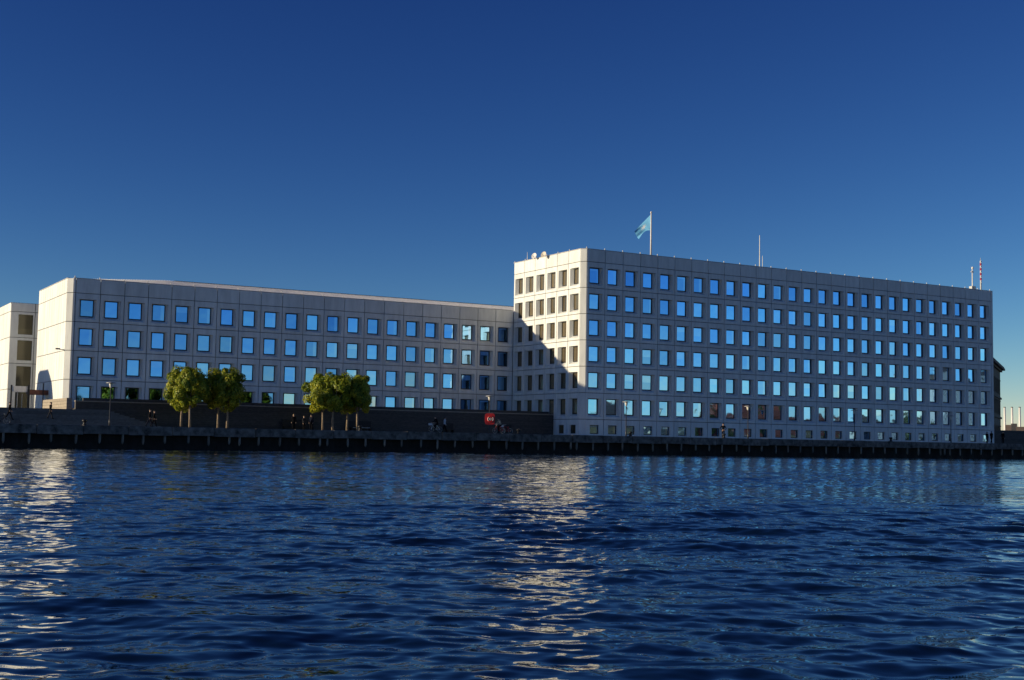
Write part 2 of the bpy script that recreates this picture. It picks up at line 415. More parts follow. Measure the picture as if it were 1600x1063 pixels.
OPG = (0.25 * BAY, 0.75 * BAY, 0.13 * HG, 0.67 * HG, 0.265 * BAY, 0.735 * BAY, 0.14 * HG, 0.66 * HG, 0.26)
P_GND = panel_mesh('ground_panel', BAY, HG, OPG)
P_PLAIN = panel_mesh('blank_panel', BAY, H)
fr, pn = window_meshes(*OP[4:8], D_REV); W_FR = fr.mesh('window', 'frame'); W_PN = pn.mesh('pane', 'pane'); W_PNW = pn.mesh('pane', 'pane_warm')
fr, pn = window_meshes(*OPG[4:8], 0.25, 0.06); G_FR = fr.mesh('window', 'frame'); G_PN = pn.mesh('pane', 'pane'); G_PNW = pn.mesh('pane', 'pane_warm')
def add_window(bld, loc, rz, fme, pme):
    f = link('window', fme, bld, loc, rz)
    p = link('pane', pme, f)
    p.rotation_euler = (random.gauss(0, 0.006), 0, random.gauss(0, 0.006))
    return f
def facade_front(bld, x0, nb, y, ztop, band, rows, ground=False, dirx=1):
    for i in range(nb):
        x = x0 + i * BAY
        link('parapet_panel', band, bld, (x, y, ztop))
        for k in range(rows):
            z = ztop - (k + 1) * H
            link('window_panel', P_WIN, bld, (x, y, z)); add_window(bld, (x, y, z), 0, W_FR, W_PN)
        if ground:
            z = Z_BASE
            link('ground_panel', P_GND, bld, (x, y, z)); add_window(bld, (x, y, z), 0, G_FR, G_PN)
def chamfer(bld, x0, y0, x1, y1, zs):
    for z0, z1 in zip(zs[1:], zs[:-1]):
        dx, dy = x1 - x0, y1 - y0; L = math.hypot(dx, dy); ang = math.atan2(dy, dx)
        me = panel_mesh('corner_panel', L + 0.02, z1 - z0)
        link('corner_panel', me, bld, (x0 - 0.01 * math.cos(ang), y0 - 0.01 * math.sin(ang), z0), ang)

# ---- tall block
tower = thing('office_tower', (XT1 / 2, YW / 2, ZQ), 'taller pale stone office block with sunlit end wall and flag on its roof', 'office block')
tower.location = (0, 0, 0)
zs_t = [Z_T] + ZJ + [Z_BASE]
facade_front(tower, 0, 27, 0, ZJ[0], P_BAND, 6, True)
for i in range(6):          # end face, normal -x ; local x runs towards the water
    y = LEFT_B - i * BAY
    link('parapet_panel', P_BAND, tower, (-CH, y, ZJ[0]), -math.pi / 2)
    for k in range(6):
        link('window_panel', P_WIN, tower, (-CH, y, ZJ[k + 1]), -math.pi / 2); add_window(tower, (-CH, y, ZJ[k + 1]), -math.pi / 2, W_FR, W_PNW)
    link('ground_panel', P_GND, tower, (-CH, y, Z_BASE), -math.pi / 2); add_window(tower, (-CH, y, Z_BASE), -math.pi / 2, G_FR, G_PNW)
chamfer(tower, -CH, CH, 0, 0, zs_t)
mb = MB()                   # end pilaster on the far end
ep = panel_mesh
for z0, z1 in zip(zs_t[1:], zs_t[:-1]):
    link('corner_panel', panel_mesh('corner_panel', XT1 - 27 * BAY, z1 - z0), tower, (27 * BAY, 0, z0))
mb = MB().box(-CH + D_REV + 0.12, XT1 - 0.02, D_REV + 0.12, YW - 0.02, ZQ - 0.3, Z_T - 0.25)
part('wall_core', mb, 'core', tower)
mb = MB().box(XT1 - 0.02, XT1 + 0.16, 0.03, YW, ZQ - 0.2, Z_T); part('end_wall', mb, 'panel', tower)
mb = MB().box(-CH + 0.2, XT1, YW, YW + 0.2, ZQ - 0.2, Z_T); part('rear_wall', mb, 'panel', tower)
mb = MB().box(-CH + 0.35, XT1 - 0.3, 0.35, YW - 0.2, Z_T - 0.24, Z_T - 0.15); part('roof_deck', mb, 'roof_flat', tower)
mb = MB().box(0.0, XT1 + 0.17, -0.015, 0.34, Z_T + 0.004, Z_T + 0.05); part('coping', mb, 'coping', tower)
mb = MB().box(-CH - 0.015, -CH + 0.34, CH, YW + 0.2, Z_T + 0.004, Z_T + 0.05); part('coping', mb, 'coping', tower)
mb = MB().add([(-CH - .015, CH, Z_T + .004), (0, -.015, Z_T + .004), (.34, .34, Z_T + .004), (-CH - .015, CH, Z_T + .052), (0, -.015, Z_T + .052), (.34, .34, Z_T + .052)], [(0, 2, 1), (3, 4, 5), (0, 1, 4, 3), (1, 2, 5, 4), (2, 0, 3, 5)])
part('coping', mb, 'coping', tower)
stud = MB().lathe([(0.05, 0), (0.05, 0.10), (0.085, 0.12), (0.06, 0.2), (0.01, 0.22)], 8).mesh('parapet_stud', 'white', True)
for i in range(28): link('parapet_stud', stud, tower, (i * BAY, 0.12, Z_T + 0.05))
for i in range(6): link('parapet_stud', stud, tower, (-CH + 0.12, LEFT_B - i * BAY, Z_T + 0.05))

# ---- lower wing
wing = thing('office_wing', (0, 0, 0), 'lower long pale stone office wing behind the terrace wall with shaded blue windows', 'office block')
WB = panel_mesh('parapet_panel', BAY, Z_W - ZJ[2])
facade_front(wing, XW1 - NW * BAY, NW, YW, ZJ[2], WB, 4)
zs_w = [Z_W, ZJ[2], ZJ[3], ZJ[4], ZJ[5], ZJ[6], ZQ]
for z0, z1 in zip(zs_w[1:6], zs_w[:5]):
    link('corner_panel', panel_mesh('corner_panel', XW1 - NW * BAY - XW0, z1 - z0), wing, (XW0, YW, z0))
XL = XW0 - CH
chamfer(wing, XL, YW + CH, XW0, YW, zs_w[:6])
WD = 6 * BAY                 # end face depth
for i in range(12):          # end face of narrow blank stone strips
    y = YW + CH + WD - i * BAY / 2
    for z0, z1 in zip(zs_w[1:], zs_w[:-1]):
        link('blank_panel', panel_mesh('blank_panel', BAY / 2, z1 - z0) if i == 0 else bpy.data.objects['blank_panel' + ('' if zs_w.index(z0) == 1 else '.%03d' % (zs_w.index(z0) - 1))].data, wing, (XL, y, z0), -math.pi / 2)
mb = MB().box(XL + 0.15, XW1 + 11.9, YW + D_REV + 0.12, YW + CH + WD - 0.1, ZQ - 0.3, Z_W - 0.25); part('wall_core', mb, 'core', wing)
mb = MB().box(XL + 0.02, XW1 + 12, YW + CH + WD, YW + CH + WD + 0.2, ZQ - 0.2, Z_W); part('rear_wall', mb, 'panel', wing)
mb = MB().box(XL + 0.35, XW1 + 11.9, YW + 0.35, YW + CH + WD - 0.02, Z_W - 0.24, Z_W - 0.15); part('roof_deck', mb, 'roof_flat', wing)
mb = MB().box(XW0, XW1 - 0.016, YW - 0.015, YW + 0.34, Z_W + 0.004, Z_W + 0.05); part('coping', mb, 'coping', wing)
mb = MB().box(XL - 0.015, XL + 0.34, YW + CH, YW + CH + WD, Z_W + 0.004, Z_W + 0.05); part('coping', mb, 'coping', wing)
for i in range(22): link('parapet_stud', stud, wing, (XW1 - 0.12 - i * BAY, YW + 0.12, Z_W + 0.05))
# hipped corrugated roof showing above the parapet
def roof_h(x, y):
    t = (y - (YW + 1.0)) / 3.6
    return 1.18 * min(1, 0.48 + 0.52 * max(0, (x - (XL + 1.2)) / 11.0)) * min(1, max(0, t))
mb = MB(); PITCH_R = 0.2; xs = np.arange(XL + 1.2, XW1 + 9.0, PITCH_R); ys = [YW + 1.0 + 3.6 * (j / 4) for j in range(5)]
vs = []; fs = []
for x in xs:                 # standing seams: each sheet ends in an upright fold
    for dxr, dz in ((0.0, 0.0), (0.015, 0.06), (0.10, 0.03), (0.19, 0.0)):
        for y in ys: vs.append((x + dxr, y, Z_W - 0.16 + roof_h(x, y) + dz))
ncol = len(xs) * 4
for i in range(ncol - 1):
    for j in range(4): fs.append((i * 5 + j, (i + 1) * 5 + j, (i + 1) * 5 + j + 1, i * 5 + j + 1))
mb.add(vs, fs); part('seamed_roof', mb, 'roof_metal', wing)
mb = MB().box(XL + 13.5, XW1 + 9.0, YW + 4.62, YW + 4.9, Z_W - 0.2, Z_W + 1.12); part('roof_ridge', mb, 'slate', wing)

# ---- block behind the wing's end
xf, yf = -80.9 * S, 50.5 * S; zf = 23.4 * S
back = thing('rear_office_block', (0, 0, 0), 'smaller pale block behind the wing with three olive windows and sunlit side', 'office block')
part('wall_core', MB().box(xf + 0.12, xf + 16, yf + 0.35, yf + 16, ZQ - 0.2, zf - 0.2), 'core', back)
FH = 4.31 * S
zt = zf - 1.5 * S
for k in range(5):
    z1 = zf if k == 0 else zt - (k - 1) * FH; z0 = zt - k * FH if k else zt
    z0 = max(z0, ZQ - 0.1)
    if k == 0:
        link('front_panel', panel_mesh('front_panel', 3.9 * S, z1 - z0), back, (xf, yf, z0)); link('front_panel', panel_mesh('front_panel', 9 * S, z1 - z0), back, (xf + 3.9 * S, yf, z0)); 
    else:
        h_ = z1 - z0
        op = (1.28 * S, 3.62 * S, 0.12 * h_, 0.9 * h_, 1.3 * S, 3.6 * S, 0.13 * h_, 0.89 * h_, 0.18)
        if h_ > 2: link('front_panel', panel_mesh('front_panel', 3.9 * S, h_, op), back, (xf, yf, z0))
        else: link('front_panel', panel_mesh('front_panel', 3.9 * S, h_), back, (xf, yf, z0))
        link('front_panel', panel_mesh('front_panel', 9 * S, h_), back, (xf + 3.9 * S, yf, z0))
        if h_ > 2:
            a, b_, c, d_ = op[4:8]
            frm, _ = window_meshes(a, b_, c, d_, 0.17, 0.05)
            frm.box(a + 0.05, b_ - 0.05, 0.10, 0.2, c + 0.06, c + 0.28 * (d_ - c))
            f = part('window', frm, 'pane_olive', back, False, (xf, yf, z0))
            part('pane', MB().box(a + 0.05, b_ - 0.05, 0.15, 0.19, c + 0.28 * (d_ - c), d_ - 0.05), 'pane_olive', f)
    for j in range(6):
        link('side_panel', panel_mesh('side_panel', 2.6, z1 - z0), back, (xf, yf + 15.6 - j * 2.6, z0), -math.pi / 2)
part('roof_deck', MB().box(xf + 0.01, xf + 16, yf + 0.01, yf + 16, zf - 0.19, zf - 0.02), 'roof_flat', back)

# ------------------------------------------------------------------ terrace wall, steps, entrance
XA, XB = -78.7 * S, -CH - 0.02
YF = 8.4 * S
ZC1 = 6.35 * S; ZC2 = 6.8 * S
tw = thing('terrace_wall', (0, 0, 0), 'long dark brown-grey coursed stone terrace wall under the lower office wing', 'wall')
nC = 11; hc = (ZC1 - 0.10 - ZQ) / nC
for k in range(nC):
    x = XA; j = 0
    L = 15.2
    while x < XB - 0.1:
        l = min(L if j else (L * 0.5 if k % 2 else L), XB - x)
        part('stone_course', MB().bbox(0.006, l - 0.006, random.uniform(0, 0.012), 0.55, 0.012, hc - 0.012, 0.012), 'wall_stone', tw, False, (x, YF, ZQ + k * hc)); x += l; j += 1
part('backing', MB().box(XA + 0.05, XB - 0.02, YF + 0.05, YF + 0.5, ZQ - 0.2, ZC1 - 0.12), 'core', tw)
x = XA - 0.04
while x < XB - 0.1:
    l = min(3.0, XB - x); part('coping_stone', MB().bbox(0.006, l - 0.006, -0.05, 0.62, 0, 0.11, 0.02), 'granite', tw, False, (x, YF, ZC1 - 0.1)); x += 3.0
part('planter_parapet', MB().bbox(XA + 1.0, XB - 0.03, YF + 1.1, YF + 1.45, ZC1 - 0.8, ZC2, 0.03), 'wall_stone', tw)
part('terrace_deck', MB().box(XA + 0.3, XB - 0.02, YF + 0.52, YW + 0.1, ZQ - 0.2, ZC1 - 0.85), 'paving', tw)
# end wall of the terrace by the steps (sunlit)
ew = thing('terrace_end_wall', (0, 0, 0), 'short sunlit tan stone block wall at the top of the wide steps', 'wall')
y0e, y1e = 12.3 * S, 29.4 * S
for k in range(4):
    hh = (ZC2 - Z_PLAT) / 4
    part('stone_course', MB().bbox(XA - 0.32, XA + 0.28, y0e, y1e, Z_PLAT + k * hh + 0.01, Z_PLAT + (k + 1) * hh - 0.012, 0.015), 'granite', ew)
part('backing', MB().box(XA - 0.28, XA + 0.2, y0e + 0.05, y1e - 0.05, ZQ, ZC2 - 0.05), 'core', ew)
# steps
st = structure(link('steps', None))
ns = 11; rise = (Z_PLAT - ZQ) / ns
for k in range(ns):
    xr = (-69.0 - 6.2 * k / ns) * S; y = (0.6 + 6.0 * k / ns) * S
    xx = -112.0
    while xx < xr - 0.3:
        l = min(9.0, xr - xx)
        if k < ns - 1: mb = MB().bbox(xx + 0.006, xx + l - 0.006, y, YF - 0.02 if k < ns - 1 else YF, ZQ + k * rise, ZQ + (k + 1) * rise, 0.02)
        else: mb = MB().bbox(xx + 0.006, xx + l - 0.006, y, y + 1.0, ZQ + k * rise, ZQ + (k + 1) * rise, 0.02)
        mb.box(xx + 0.006, xx + l + 0.02, y - 0.045, y - 0.002, ZQ + (k + 1) * rise - 0.05, ZQ + (k + 1) * rise - 0.004)
        part('step_slab', mb, 'step', st); xx += 9.0
structure(part('upper_forecourt', MB().box(-112, XL + 0.1, 6.2 * S + 0.9, 60 * S, ZQ - 0.2, Z_PLAT - 0.005), 'paving'))

# entrance canopy and board
def post(parent, x, y, z0, z1, r, m, name='post'): return part(name, MB().tube([(x, y, z0), (x, y, z1)], r, 8), m, parent)
bE = -35.0
ec = thing('entrance_canopy', (0, 0, 0), 'rust-brown flat entrance canopy on dark posts beside the wing end wall', 'canopy')
pA = at_b(43, 613, bE); pB = at_b(84, 613, bE)
part('canopy_roof', MB().bbox(pA.x, pB.x - 0.05, pA.y - 0.9, pA.y + 0.9, pA.z - 0.28, pA.z + 0.28, 0.03), 'rust', ec)
for px in (39.5, 62): post(ec, at_b(px, 640, bE - 1).x, pA.y - 0.95, Z_PLAT - 0.01, at_b(px, 599 if px > 50 else 602, bE).z, 0.07 if px > 50 else 0.13, 'black')
for px in (47.5, 50, 33): post(ec, at_b(px, 640, bE - 1).x, pA.y + 0.5, Z_PLAT - 0.01, pA.z - 0.2, 0.04, 'galv', 'door_bar')
sb = thing('notice_board', (0, 0, 0), 'blank white board mounted on posts beside the rust-brown canopy', 'board')
pA = at_b(20.5, 611.5, bE + 1); pB = at_b(43, 604, bE + 1)
part('board_panel', MB().bbox(pA.x, pB.x, pA.y - 0.06, pA.y + 0.06, pA.z - 0.02, pB.z, 0.01), 'white', sb)
part('board_return', MB().bbox(pA.x - 0.02, pA.x + 0.1, pA.y + 0.062, pA.y + 0.9, pA.z, pB.z, 0.01), 'white', sb)
post(sb, pA.x - 0.2, pA.y, Z_PLAT - 0.01, pB.z + 0.12, 0.09, 'black'); post(sb, at_b(26, 640, bE + 1).x, pA.y - 0.02, Z_PLAT - 0.01, pA.z, 0.05, 'galv')
# camera on the wing corner
cm = part('cctv_camera', MB().box(-0.5, 0, -0.05, 0.05, -0.04, 0.04).box(-0.95, -0.45, -0.09, 0.09, -0.02, 0.14), 'darkmetal', wing, False, (XL + 0.04, YW + CH + 0.4, ZJ[4] + 0.1))

# neighbouring house beyond the frame, its shadow falls on the wing end wall
nh = thing('mansard_house', (0, 0, 0), 'rendered town house with steep slate mansard roof beyond the entrance', 'house')
hx0, hx1, hy0, hy1 = -118 * S, -108 * S, 41.5 * S, 54 * S
part('wall', MB().box(hx0, hx1, hy0, hy1, ZQ, 10.0), 'render_white', nh)
part('roof', MB().add([(hx0, hy0, 10), (hx1, hy0, 10), (hx1, hy1, 10), (hx0, hy1, 10), (hx0 + 0.6, hy0 + 1.9, 13.4), (hx1 - 0.6, hy0 + 1.9, 13.4), (hx1 - 0.6, hy1 - 1, 13.4), (hx0 + 0.6, hy1 - 1, 13.4), (hx0 + 1, hy0 + 2.6, 13.9), (hx1 - 1, hy0 + 2.6, 13.9), (hx1 - 1, hy1 - 1.8, 13.9), (hx0 + 1, hy1 - 1.8, 13.9)],
     [(0, 1, 5, 4), (1, 2, 6, 5), (2, 3, 7, 6), (3, 0, 4, 7), (4, 5, 9, 8), (5, 6, 10, 9), (6, 7, 11, 10), (7, 4, 8, 11), (8, 9, 10, 11)]), 'slate', nh)
for i in range(3):
    for k in range(2):
        o = part('window', MB().box(hx1 - 0.05, hx1 + 0.04, hy0 + 1.4 + i * 2.9, hy0 + 2.5 + i * 2.9, 3.6 + k * 3.1, 5.4 + k * 3.1), 'pane_dark', nh)

# ------------------------------------------------------------------ roof things
def px_height(p, x, y):
    """height (m) of pixel row y above the foot point p (same vertical)"""
    d = ray(x, y); hd = math.hypot(p.x - CAM.x, p.y - CAM.y); t = hd / math.hypot(d.x, d.y)
    return CAM.z + d.z * t
def roof_pt(x, b): q = at_b(x, 400, b); return Vector((q.x, q.y, Z_T - 0.16))
# flag
fp = roof_pt(1017, -3.0); ztop = px_height(fp, 1017, 332)
pole = thing('flagpole', fp, 'white flagpole standing on the roof of the taller block', 'flagpole')
part('pole', MB().tube([(0, 0, 0), (0, 0, ztop - fp.z - 0.1)], [0.12, 0.085], 10), 'white', pole, True)
part('finial', MB().ball((0, 0, ztop - fp.z), 0.13, 10), 'white', pole, True)
fm = bpy.data.materials.new('flag_cloth'); fm.use_nodes = True
n = fm.node_tree; b = n.nodes['Principled BSDF']; b.inputs['Roughness'].default_value = 0.7
uv = n.nodes.new('ShaderNodeUVMap'); sx = n.nodes.new('ShaderNodeSeparateXYZ'); n.links.new(uv.outputs[0], sx.inputs[0])
def mth(op, a, c=None, d=None):
    k = n.nodes.new('ShaderNodeMath'); k.operation = op
    for i, v in enumerate((a, c, d)):
        if v is None: continue
        if isinstance(v, (int, float)): k.inputs[i].default_value = v
        else: n.links.new(v, k.inputs[i])
    return k.outputs[0]
dx = mth('MULTIPLY', mth('SUBTRACT', sx.outputs[0], 0.5), 1.35); dy = mth('SUBTRACT', sx.outputs[1], 0.5)
rr_ = mth('SQRT', mth('ADD', mth('MULTIPLY', dx, dx), mth('MULTIPLY', dy, dy)))
th = mth('MULTIPLY', mth('ARCTAN2', dx, dy), 7 / (2 * math.pi))
tri = mth('MULTIPLY', mth('ABSOLUTE', mth('SUBTRACT', mth('FRACT', mth('ADD', th, 0.5)), 0.5)), 2.0)
lim = mth('ADD', mth('MULTIPLY', mth('POWER', mth('SUBTRACT', 1.0, tri), 1.6), 0.20), 0.09)
star = mth('LESS_THAN', rr_, lim)
mx = n.nodes.new('ShaderNodeMix'); mx.data_type = 'RGBA'; mx.inputs[6].default_value = (0.20, 0.62, 1.0, 1); mx.inputs[7].default_value = (0.80, 0.88, 0.95, 1)
n.links.new(star, mx.inputs[0]); n.links.new(mx.outputs[2], b.inputs['Base Color'])
tr = n.nodes.new('ShaderNodeBsdfTranslucent'); n.links.new(mx.outputs[2], tr.inputs[0])
ms = n.nodes.new('ShaderNodeMixShader'); ms.inputs[0].default_value = 0.35
n.links.new(b.outputs[0], ms.inputs[1]); n.links.new(tr.outputs[0], ms.inputs[2]); n.links.new(ms.outputs[0], n.nodes['Material Output'].inputs[0])
hd = math.hypot(fp.x - CAM.x, fp.y - CAM.y); ppm = FPX / (hd * math.cos(0.1))
nu, nv = 36, 22
me = bpy.data.meshes.new('flag'); V = []; Fc = []
Hd = Vector((R0.x, R0.y, 0)); Bk = Vector((Fv.x, Fv.y, 0)).normalized()
for i in range(nu + 1):
    for j in range(nv + 1):
        s_, t_ = i / nu, j / nv
        topx, topz = -24 * s_, -25 * s_ ** 1.05
        botx, botz = -17 * s_, -25 - 12 * s_ + 10 * math.sin(s_ * math.pi) * 0.5
        X = topx * (1 - t_) + botx * t_; Zp = topz * (1 - t_) + botz * t_
        fold = 0.20 * math.sin(5 * s_ + 4 * t_ + 0.6) * s_ ** 0.5 + 0.05 * math.sin(11 * t_ + 6 * s_) * s_ + 1.1 * s_
        p = Hd * ((X - 1.2) / ppm) + Vector((0, 0, Zp / ppm)) + Bk * fold
        V.append(p)
for i in range(nu):
    for j in range(nv):
        q = i * (nv + 1) + j; Fc.append((q, q + nv + 1, q + nv + 2, q + 1))
me.from_pydata([tuple(v) for v in V], [], Fc)
ul = me.uv_layers.new(name='UVMap')
for lp in me.loops:
    vi = lp.vertex_index; ul.data[lp.index].uv = ((vi // (nv + 1)) / nu, 1 - (vi % (nv + 1)) / nv)
me.materials.append(fm); me.polygons.foreach_set('use_smooth', [True] * len(me.polygons))
fl = link('flag', me, None, (fp.x, fp.y, px_height(fp, 1017, 336)))
tag(fl, 'light blue flag with white star drooping from the rooftop pole', 'flag')
# aerials
def aerial(px, ytop, b, r, label, name='roof_aerial'):
    p = roof_pt(px, b); zt = px_height(p, px, ytop)
    t = thing(name, p, label, 'aerial')
    part('mast', MB().tube([(0, 0, 0), (0, 0, (zt - p.z) * 0.6)], [r, r * 0.8], 8), 'galv', t)
    part('whip', MB().tube([(0, 0, (zt - p.z) * 0.6), (0, 0, zt - p.z)], [r * 0.75, r * 0.6], 8), 'white', t)
    return t
aerial(1187, 368, -4, 0.075, 'tall thin white whip aerial midway along the roof of the taller block')
aerial(1191.5, 400, -4, 0.05, 'short thin aerial close beside the tall whip aerial on the roof')
aerial(824, 394, -19.5, 0.04, 'thin grey aerial near the satellite dishes on the roof')
p = roof_pt(1519, -4); zt = px_height(p, 1519, 417)
t = thing('white_mast', p, 'white pole mast with cross arms and equipment box on roof end', 'mast')
part('mast', MB().tube([(0, 0, 0), (0, 0, zt - p.z)], [0.1, 0.07], 8), 'white', t)
part('equipment_box', MB().bbox(-0.45, 0.45, -0.3, 0.3, 0.3, 1.15, 0.03), 'galv', t)
part('cross_arm', MB().box(-0.28, 0.28, -0.05, 0.05, zt - p.z - 0.9, zt - p.z - 0.72), 'white', t)
part('sensor', MB().ball((0.05, 0, zt - p.z - 0.2), 0.2, 8), 'white', t, True)
p = roof_pt(1532, -4); zt = px_height(p, 1532, 403) - p.z
t = thing('striped_mast', p, 'red and white banded lattice mast at the far roof end', 'mast')
part('mast_foot', MB().tube([(0, 0, 0), (0, 0, zt * 0.32)], [0.13, 0.13], 8), 'galv', t)
nb = 9
for i in range(nb):
    z0, z1 = zt * (0.32 + 0.6 * i / nb), zt * (0.32 + 0.6 * (i + 1) / nb)
    mb = MB()
    for (qx, qy) in ((-.09, -.08), (.09, -.08), (0, .1)): mb.tube([(qx, qy, z0), (qx, qy, z1)], 0.035, 6)
    mb.tube([(-.09, -.08, z0), (.09, -.08, z1)], 0.025, 5).tube([(.09, -.08, z0), (0, .1, z1)], 0.025, 5).tube([(0, .1, z0), (-.09, -.08, z1)], 0.025, 5)
    part('mast_band', mb, 'red' if i % 2 else 'white', t)
part('mast_tip', MB().tube([(0, 0, zt * 0.9), (0, 0, zt)], [0.05, 0.03], 6), 'galv', t)
# dishes
def dish(px, b, rad, label, col):
    p = roof_pt(px, b); t = thing('satellite_dish', p, label, 'satellite dish', 'dishes on the roof by the sunlit end')
    hgt = px_height(p, px, 398 if px > 840 else 400) - p.z
    mb = MB(); vs = []; fs = []
    nr_, na_ = 5, 18
    for i in range(nr_ + 1):
        r_ = rad * i / nr_
        for k in range(na_):
            a = 2 * math.pi * k / na_; d_ = 0.28 * (r_ / rad) ** 2 * rad
            vs.append((-d_, r_ * math.cos(a), r_ * math.sin(a)))
    for i in range(nr_):
        for k in range(na_): fs.append((i * na_ + k, i * na_ + (k + 1) % na_, (i + 1) * na_ + (k + 1) % na_, (i + 1) * na_ + k))
    mb.add(vs, fs)
    o = part('reflector', mb, col, t, True, (0, 0, hgt - rad * 0.1)); o.rotation_euler = (0, R(18), R(20))
    part('stand', MB().tube([(0.06, 0, 0), (0.06, 0, hgt)], 0.06, 8), 'galv', t)
    part('feed_arm', MB().tube([(0, 0, hgt - rad * 0.6), (-rad * 0.9, -0.2, hgt)], 0.03, 6), 'galv', t)
dish(835, -14.6, 0.42, 'white satellite dish, the one farther back on the sunlit roof edge', 'white')
dish(850, -11.2, 0.44, 'tan satellite dish, the one nearer the front corner of the roof', 'dish')

# ------------------------------------------------------------------ trees
def leaf_mat(name, c1, c2, c3):
    m = bpy.data.materials.new(name); m.use_nodes = True
    n = m.node_tree; b = n.nodes['Principled BSDF']; b.inputs['Roughness'].default_value = 0.55
    at = n.nodes.new('ShaderNodeAttribute'); at.attribute_name = 'tone'
    cr = n.nodes.new('ShaderNodeValToRGB'); cr.color_ramp.elements[0].color = (*c1, 1); cr.color_ramp.elements[1].color = (*c3, 1)
    e = cr.color_ramp.elements.new(0.55); e.color = (*c2, 1)
    n.links.new(at.outputs['Fac'], cr.inputs[0]); n.links.new(cr.outputs[0], b.inputs['Base Color'])
    tr = n.nodes.new('ShaderNodeBsdfTranslucent'); n.links.new(cr.outputs[0], tr.inputs[0])
    ms = n.nodes.new('ShaderNodeMixShader'); ms.inputs[0].default_value = 0.3
    n.links.new(b.outputs[0], ms.inputs[1]); n.links.new(tr.outputs[0], ms.inputs[2]); n.links.new(ms.outputs[0], n.nodes['Material Output'].inputs[0])
    return m
M['leaf'] = leaf_mat('autumn_leaf', (0.08, 0.16, 0.012), (0.29, 0.35, 0.02), (0.56, 0.52, 0.03))
M['leaf_dark'] = leaf_mat('dark_leaf', (0.02, 0.045, 0.012), (0.04, 0.07, 0.018), (0.08, 0.10, 0.02))
def crown_mesh(seed, rx, ry, rz_, nleaf, size, m='leaf', clumps=34, boxy=2.6):
    g = np.random.default_rng(seed)
    # leaf clumps spread through a boxy-round volume
    c = []
    while len(c) < clumps:
        p = g.uniform(-1, 1, 3)
        if (abs(p) ** boxy).sum() < 1 and (abs(p) ** boxy).sum() > 0.12: c.append(p)
    c = np.array(c); cs = g.uniform(0.15, 0.36, clumps)
    idx = g.integers(0, clumps, nleaf)
    d = g.normal(size=(nleaf, 3)); d /= np.linalg.norm(d, axis=1)[:, None]
    rad = g.uniform(0.35, 1, nleaf) ** 0.5
    P = c[idx] * g.uniform(0.78, 0.98, clumps)[idx][:, None] + d * (cs[idx] * rad)[:, None]
    P *= np.array([rx, ry, rz_])
    pn_ = P / np.array([rx, ry, rz_]); nrm = d * 0.7 + pn_ * 0.6 + g.normal(size=(nleaf, 3)) * 0.42 + np.array([0, 0, 0.15]); nrm /= np.linalg.norm(nrm, axis=1)[:, None]
    t = np.cross(nrm, g.normal(size=(nleaf, 3))); t /= np.linalg.norm(t, axis=1)[:, None]
    s = np.cross(nrm, t)
    L = size * g.uniform(0.6, 1.3, nleaf)[:, None]; Wd = L * 0.42
    V = np.stack([P - t * L, P + s * Wd + nrm * L * 0.15, P + t * L, P - s * Wd + nrm * L * 0.15], 1).reshape(-1, 3)
    me = bpy.data.meshes.new('crown'); nq = nleaf
    me.vertices.add(nq * 4); me.vertices.foreach_set('co', V.astype(np.float32).ravel())
    me.loops.add(nq * 4); me.loops.foreach_set('vertex_index', np.arange(nq * 4, dtype=np.int32))
    me.polygons.add(nq); me.polygons.foreach_set('loop_start', np.arange(nq, dtype=np.int32) * 4)
    me.update(calc_edges=True)
    tone = np.clip(0.45 + 0.28 * g.normal(size=clumps)[idx] * 0.6 + g.normal(size=nleaf) * 0.3, 0, 1)
    a = me.attributes.new('tone', 'FLOAT', 'POINT'); a.data.foreach_set('value', np.repeat(tone, 4).astype(np.float32))
    me.materials.append(M[m]); return me
def trunk_mesh(seed, h0, h1, r, spread, m='bark'):
    g = random.Random(seed); mb = MB()
    mb.tube([(0, 0, -0.05), (0.02, 0.01, h0 * 0.5), (g.uniform(-.06, .06), g.uniform(-.06, .06), h0), (g.uniform(-.15, .15), g.uniform(-.15, .15), h1)], [r * 1.15, r * 0.95, r * 0.85, r * 0.25], 9)
    for k in range(7):
        a = k * 2.4 + g.uniform(-.3, .3); z = h0 * g.uniform(0.92, 1.25); q = g.uniform(0.55, 0.9) * spread
        mb.tube([(0, 0, z), (math.cos(a) * q * 0.5, math.sin(a) * q * 0.5, z + (h1 - h0) * 0.25), (math.cos(a) * q, math.sin(a) * q, z + (h1 - h0) * g.uniform(0.4, 0.7))], [r * 0.5, r * 0.35, r * 0.12], 6)
    return mb.mesh('trunk', m, True)
CR = [crown_mesh(s_, 2.05, 2.05, 2.12, 14000, 0.145, 'leaf', 60) for s_ in (1, 2, 3)]
TK = [trunk_mesh(s_, 2.4, 5.4, 0.12, 1.8) for s_ in (1, 2, 3)]
spots = [(282, -2.2, 0), (295.6, 0.4, 1), (339.5, -2.2, 2), (354, 0.4, 0), (503.5, -2.4, 1), (519, 0.6, 2), (541.5, -2.4, 0), (557.5, 0.6, 1)]
TL = ['clipped green-gold tree nearest the wide steps, on the wall side', 'clipped green-gold tree nearest the wide steps, on the water side',
      'clipped tree of the first four, far from the steps, on the wall side', 'dark clipped tree of the first four, far from the steps, on the water side',
      'bright yellow-green tree beside the three standing people, on the wall side', 'bright yellow-green tree beside the three standing people, on the water side',
      'clipped tree before the bench with pale rail, on the wall side', 'clipped tree before the bench with pale rail, on the water side']
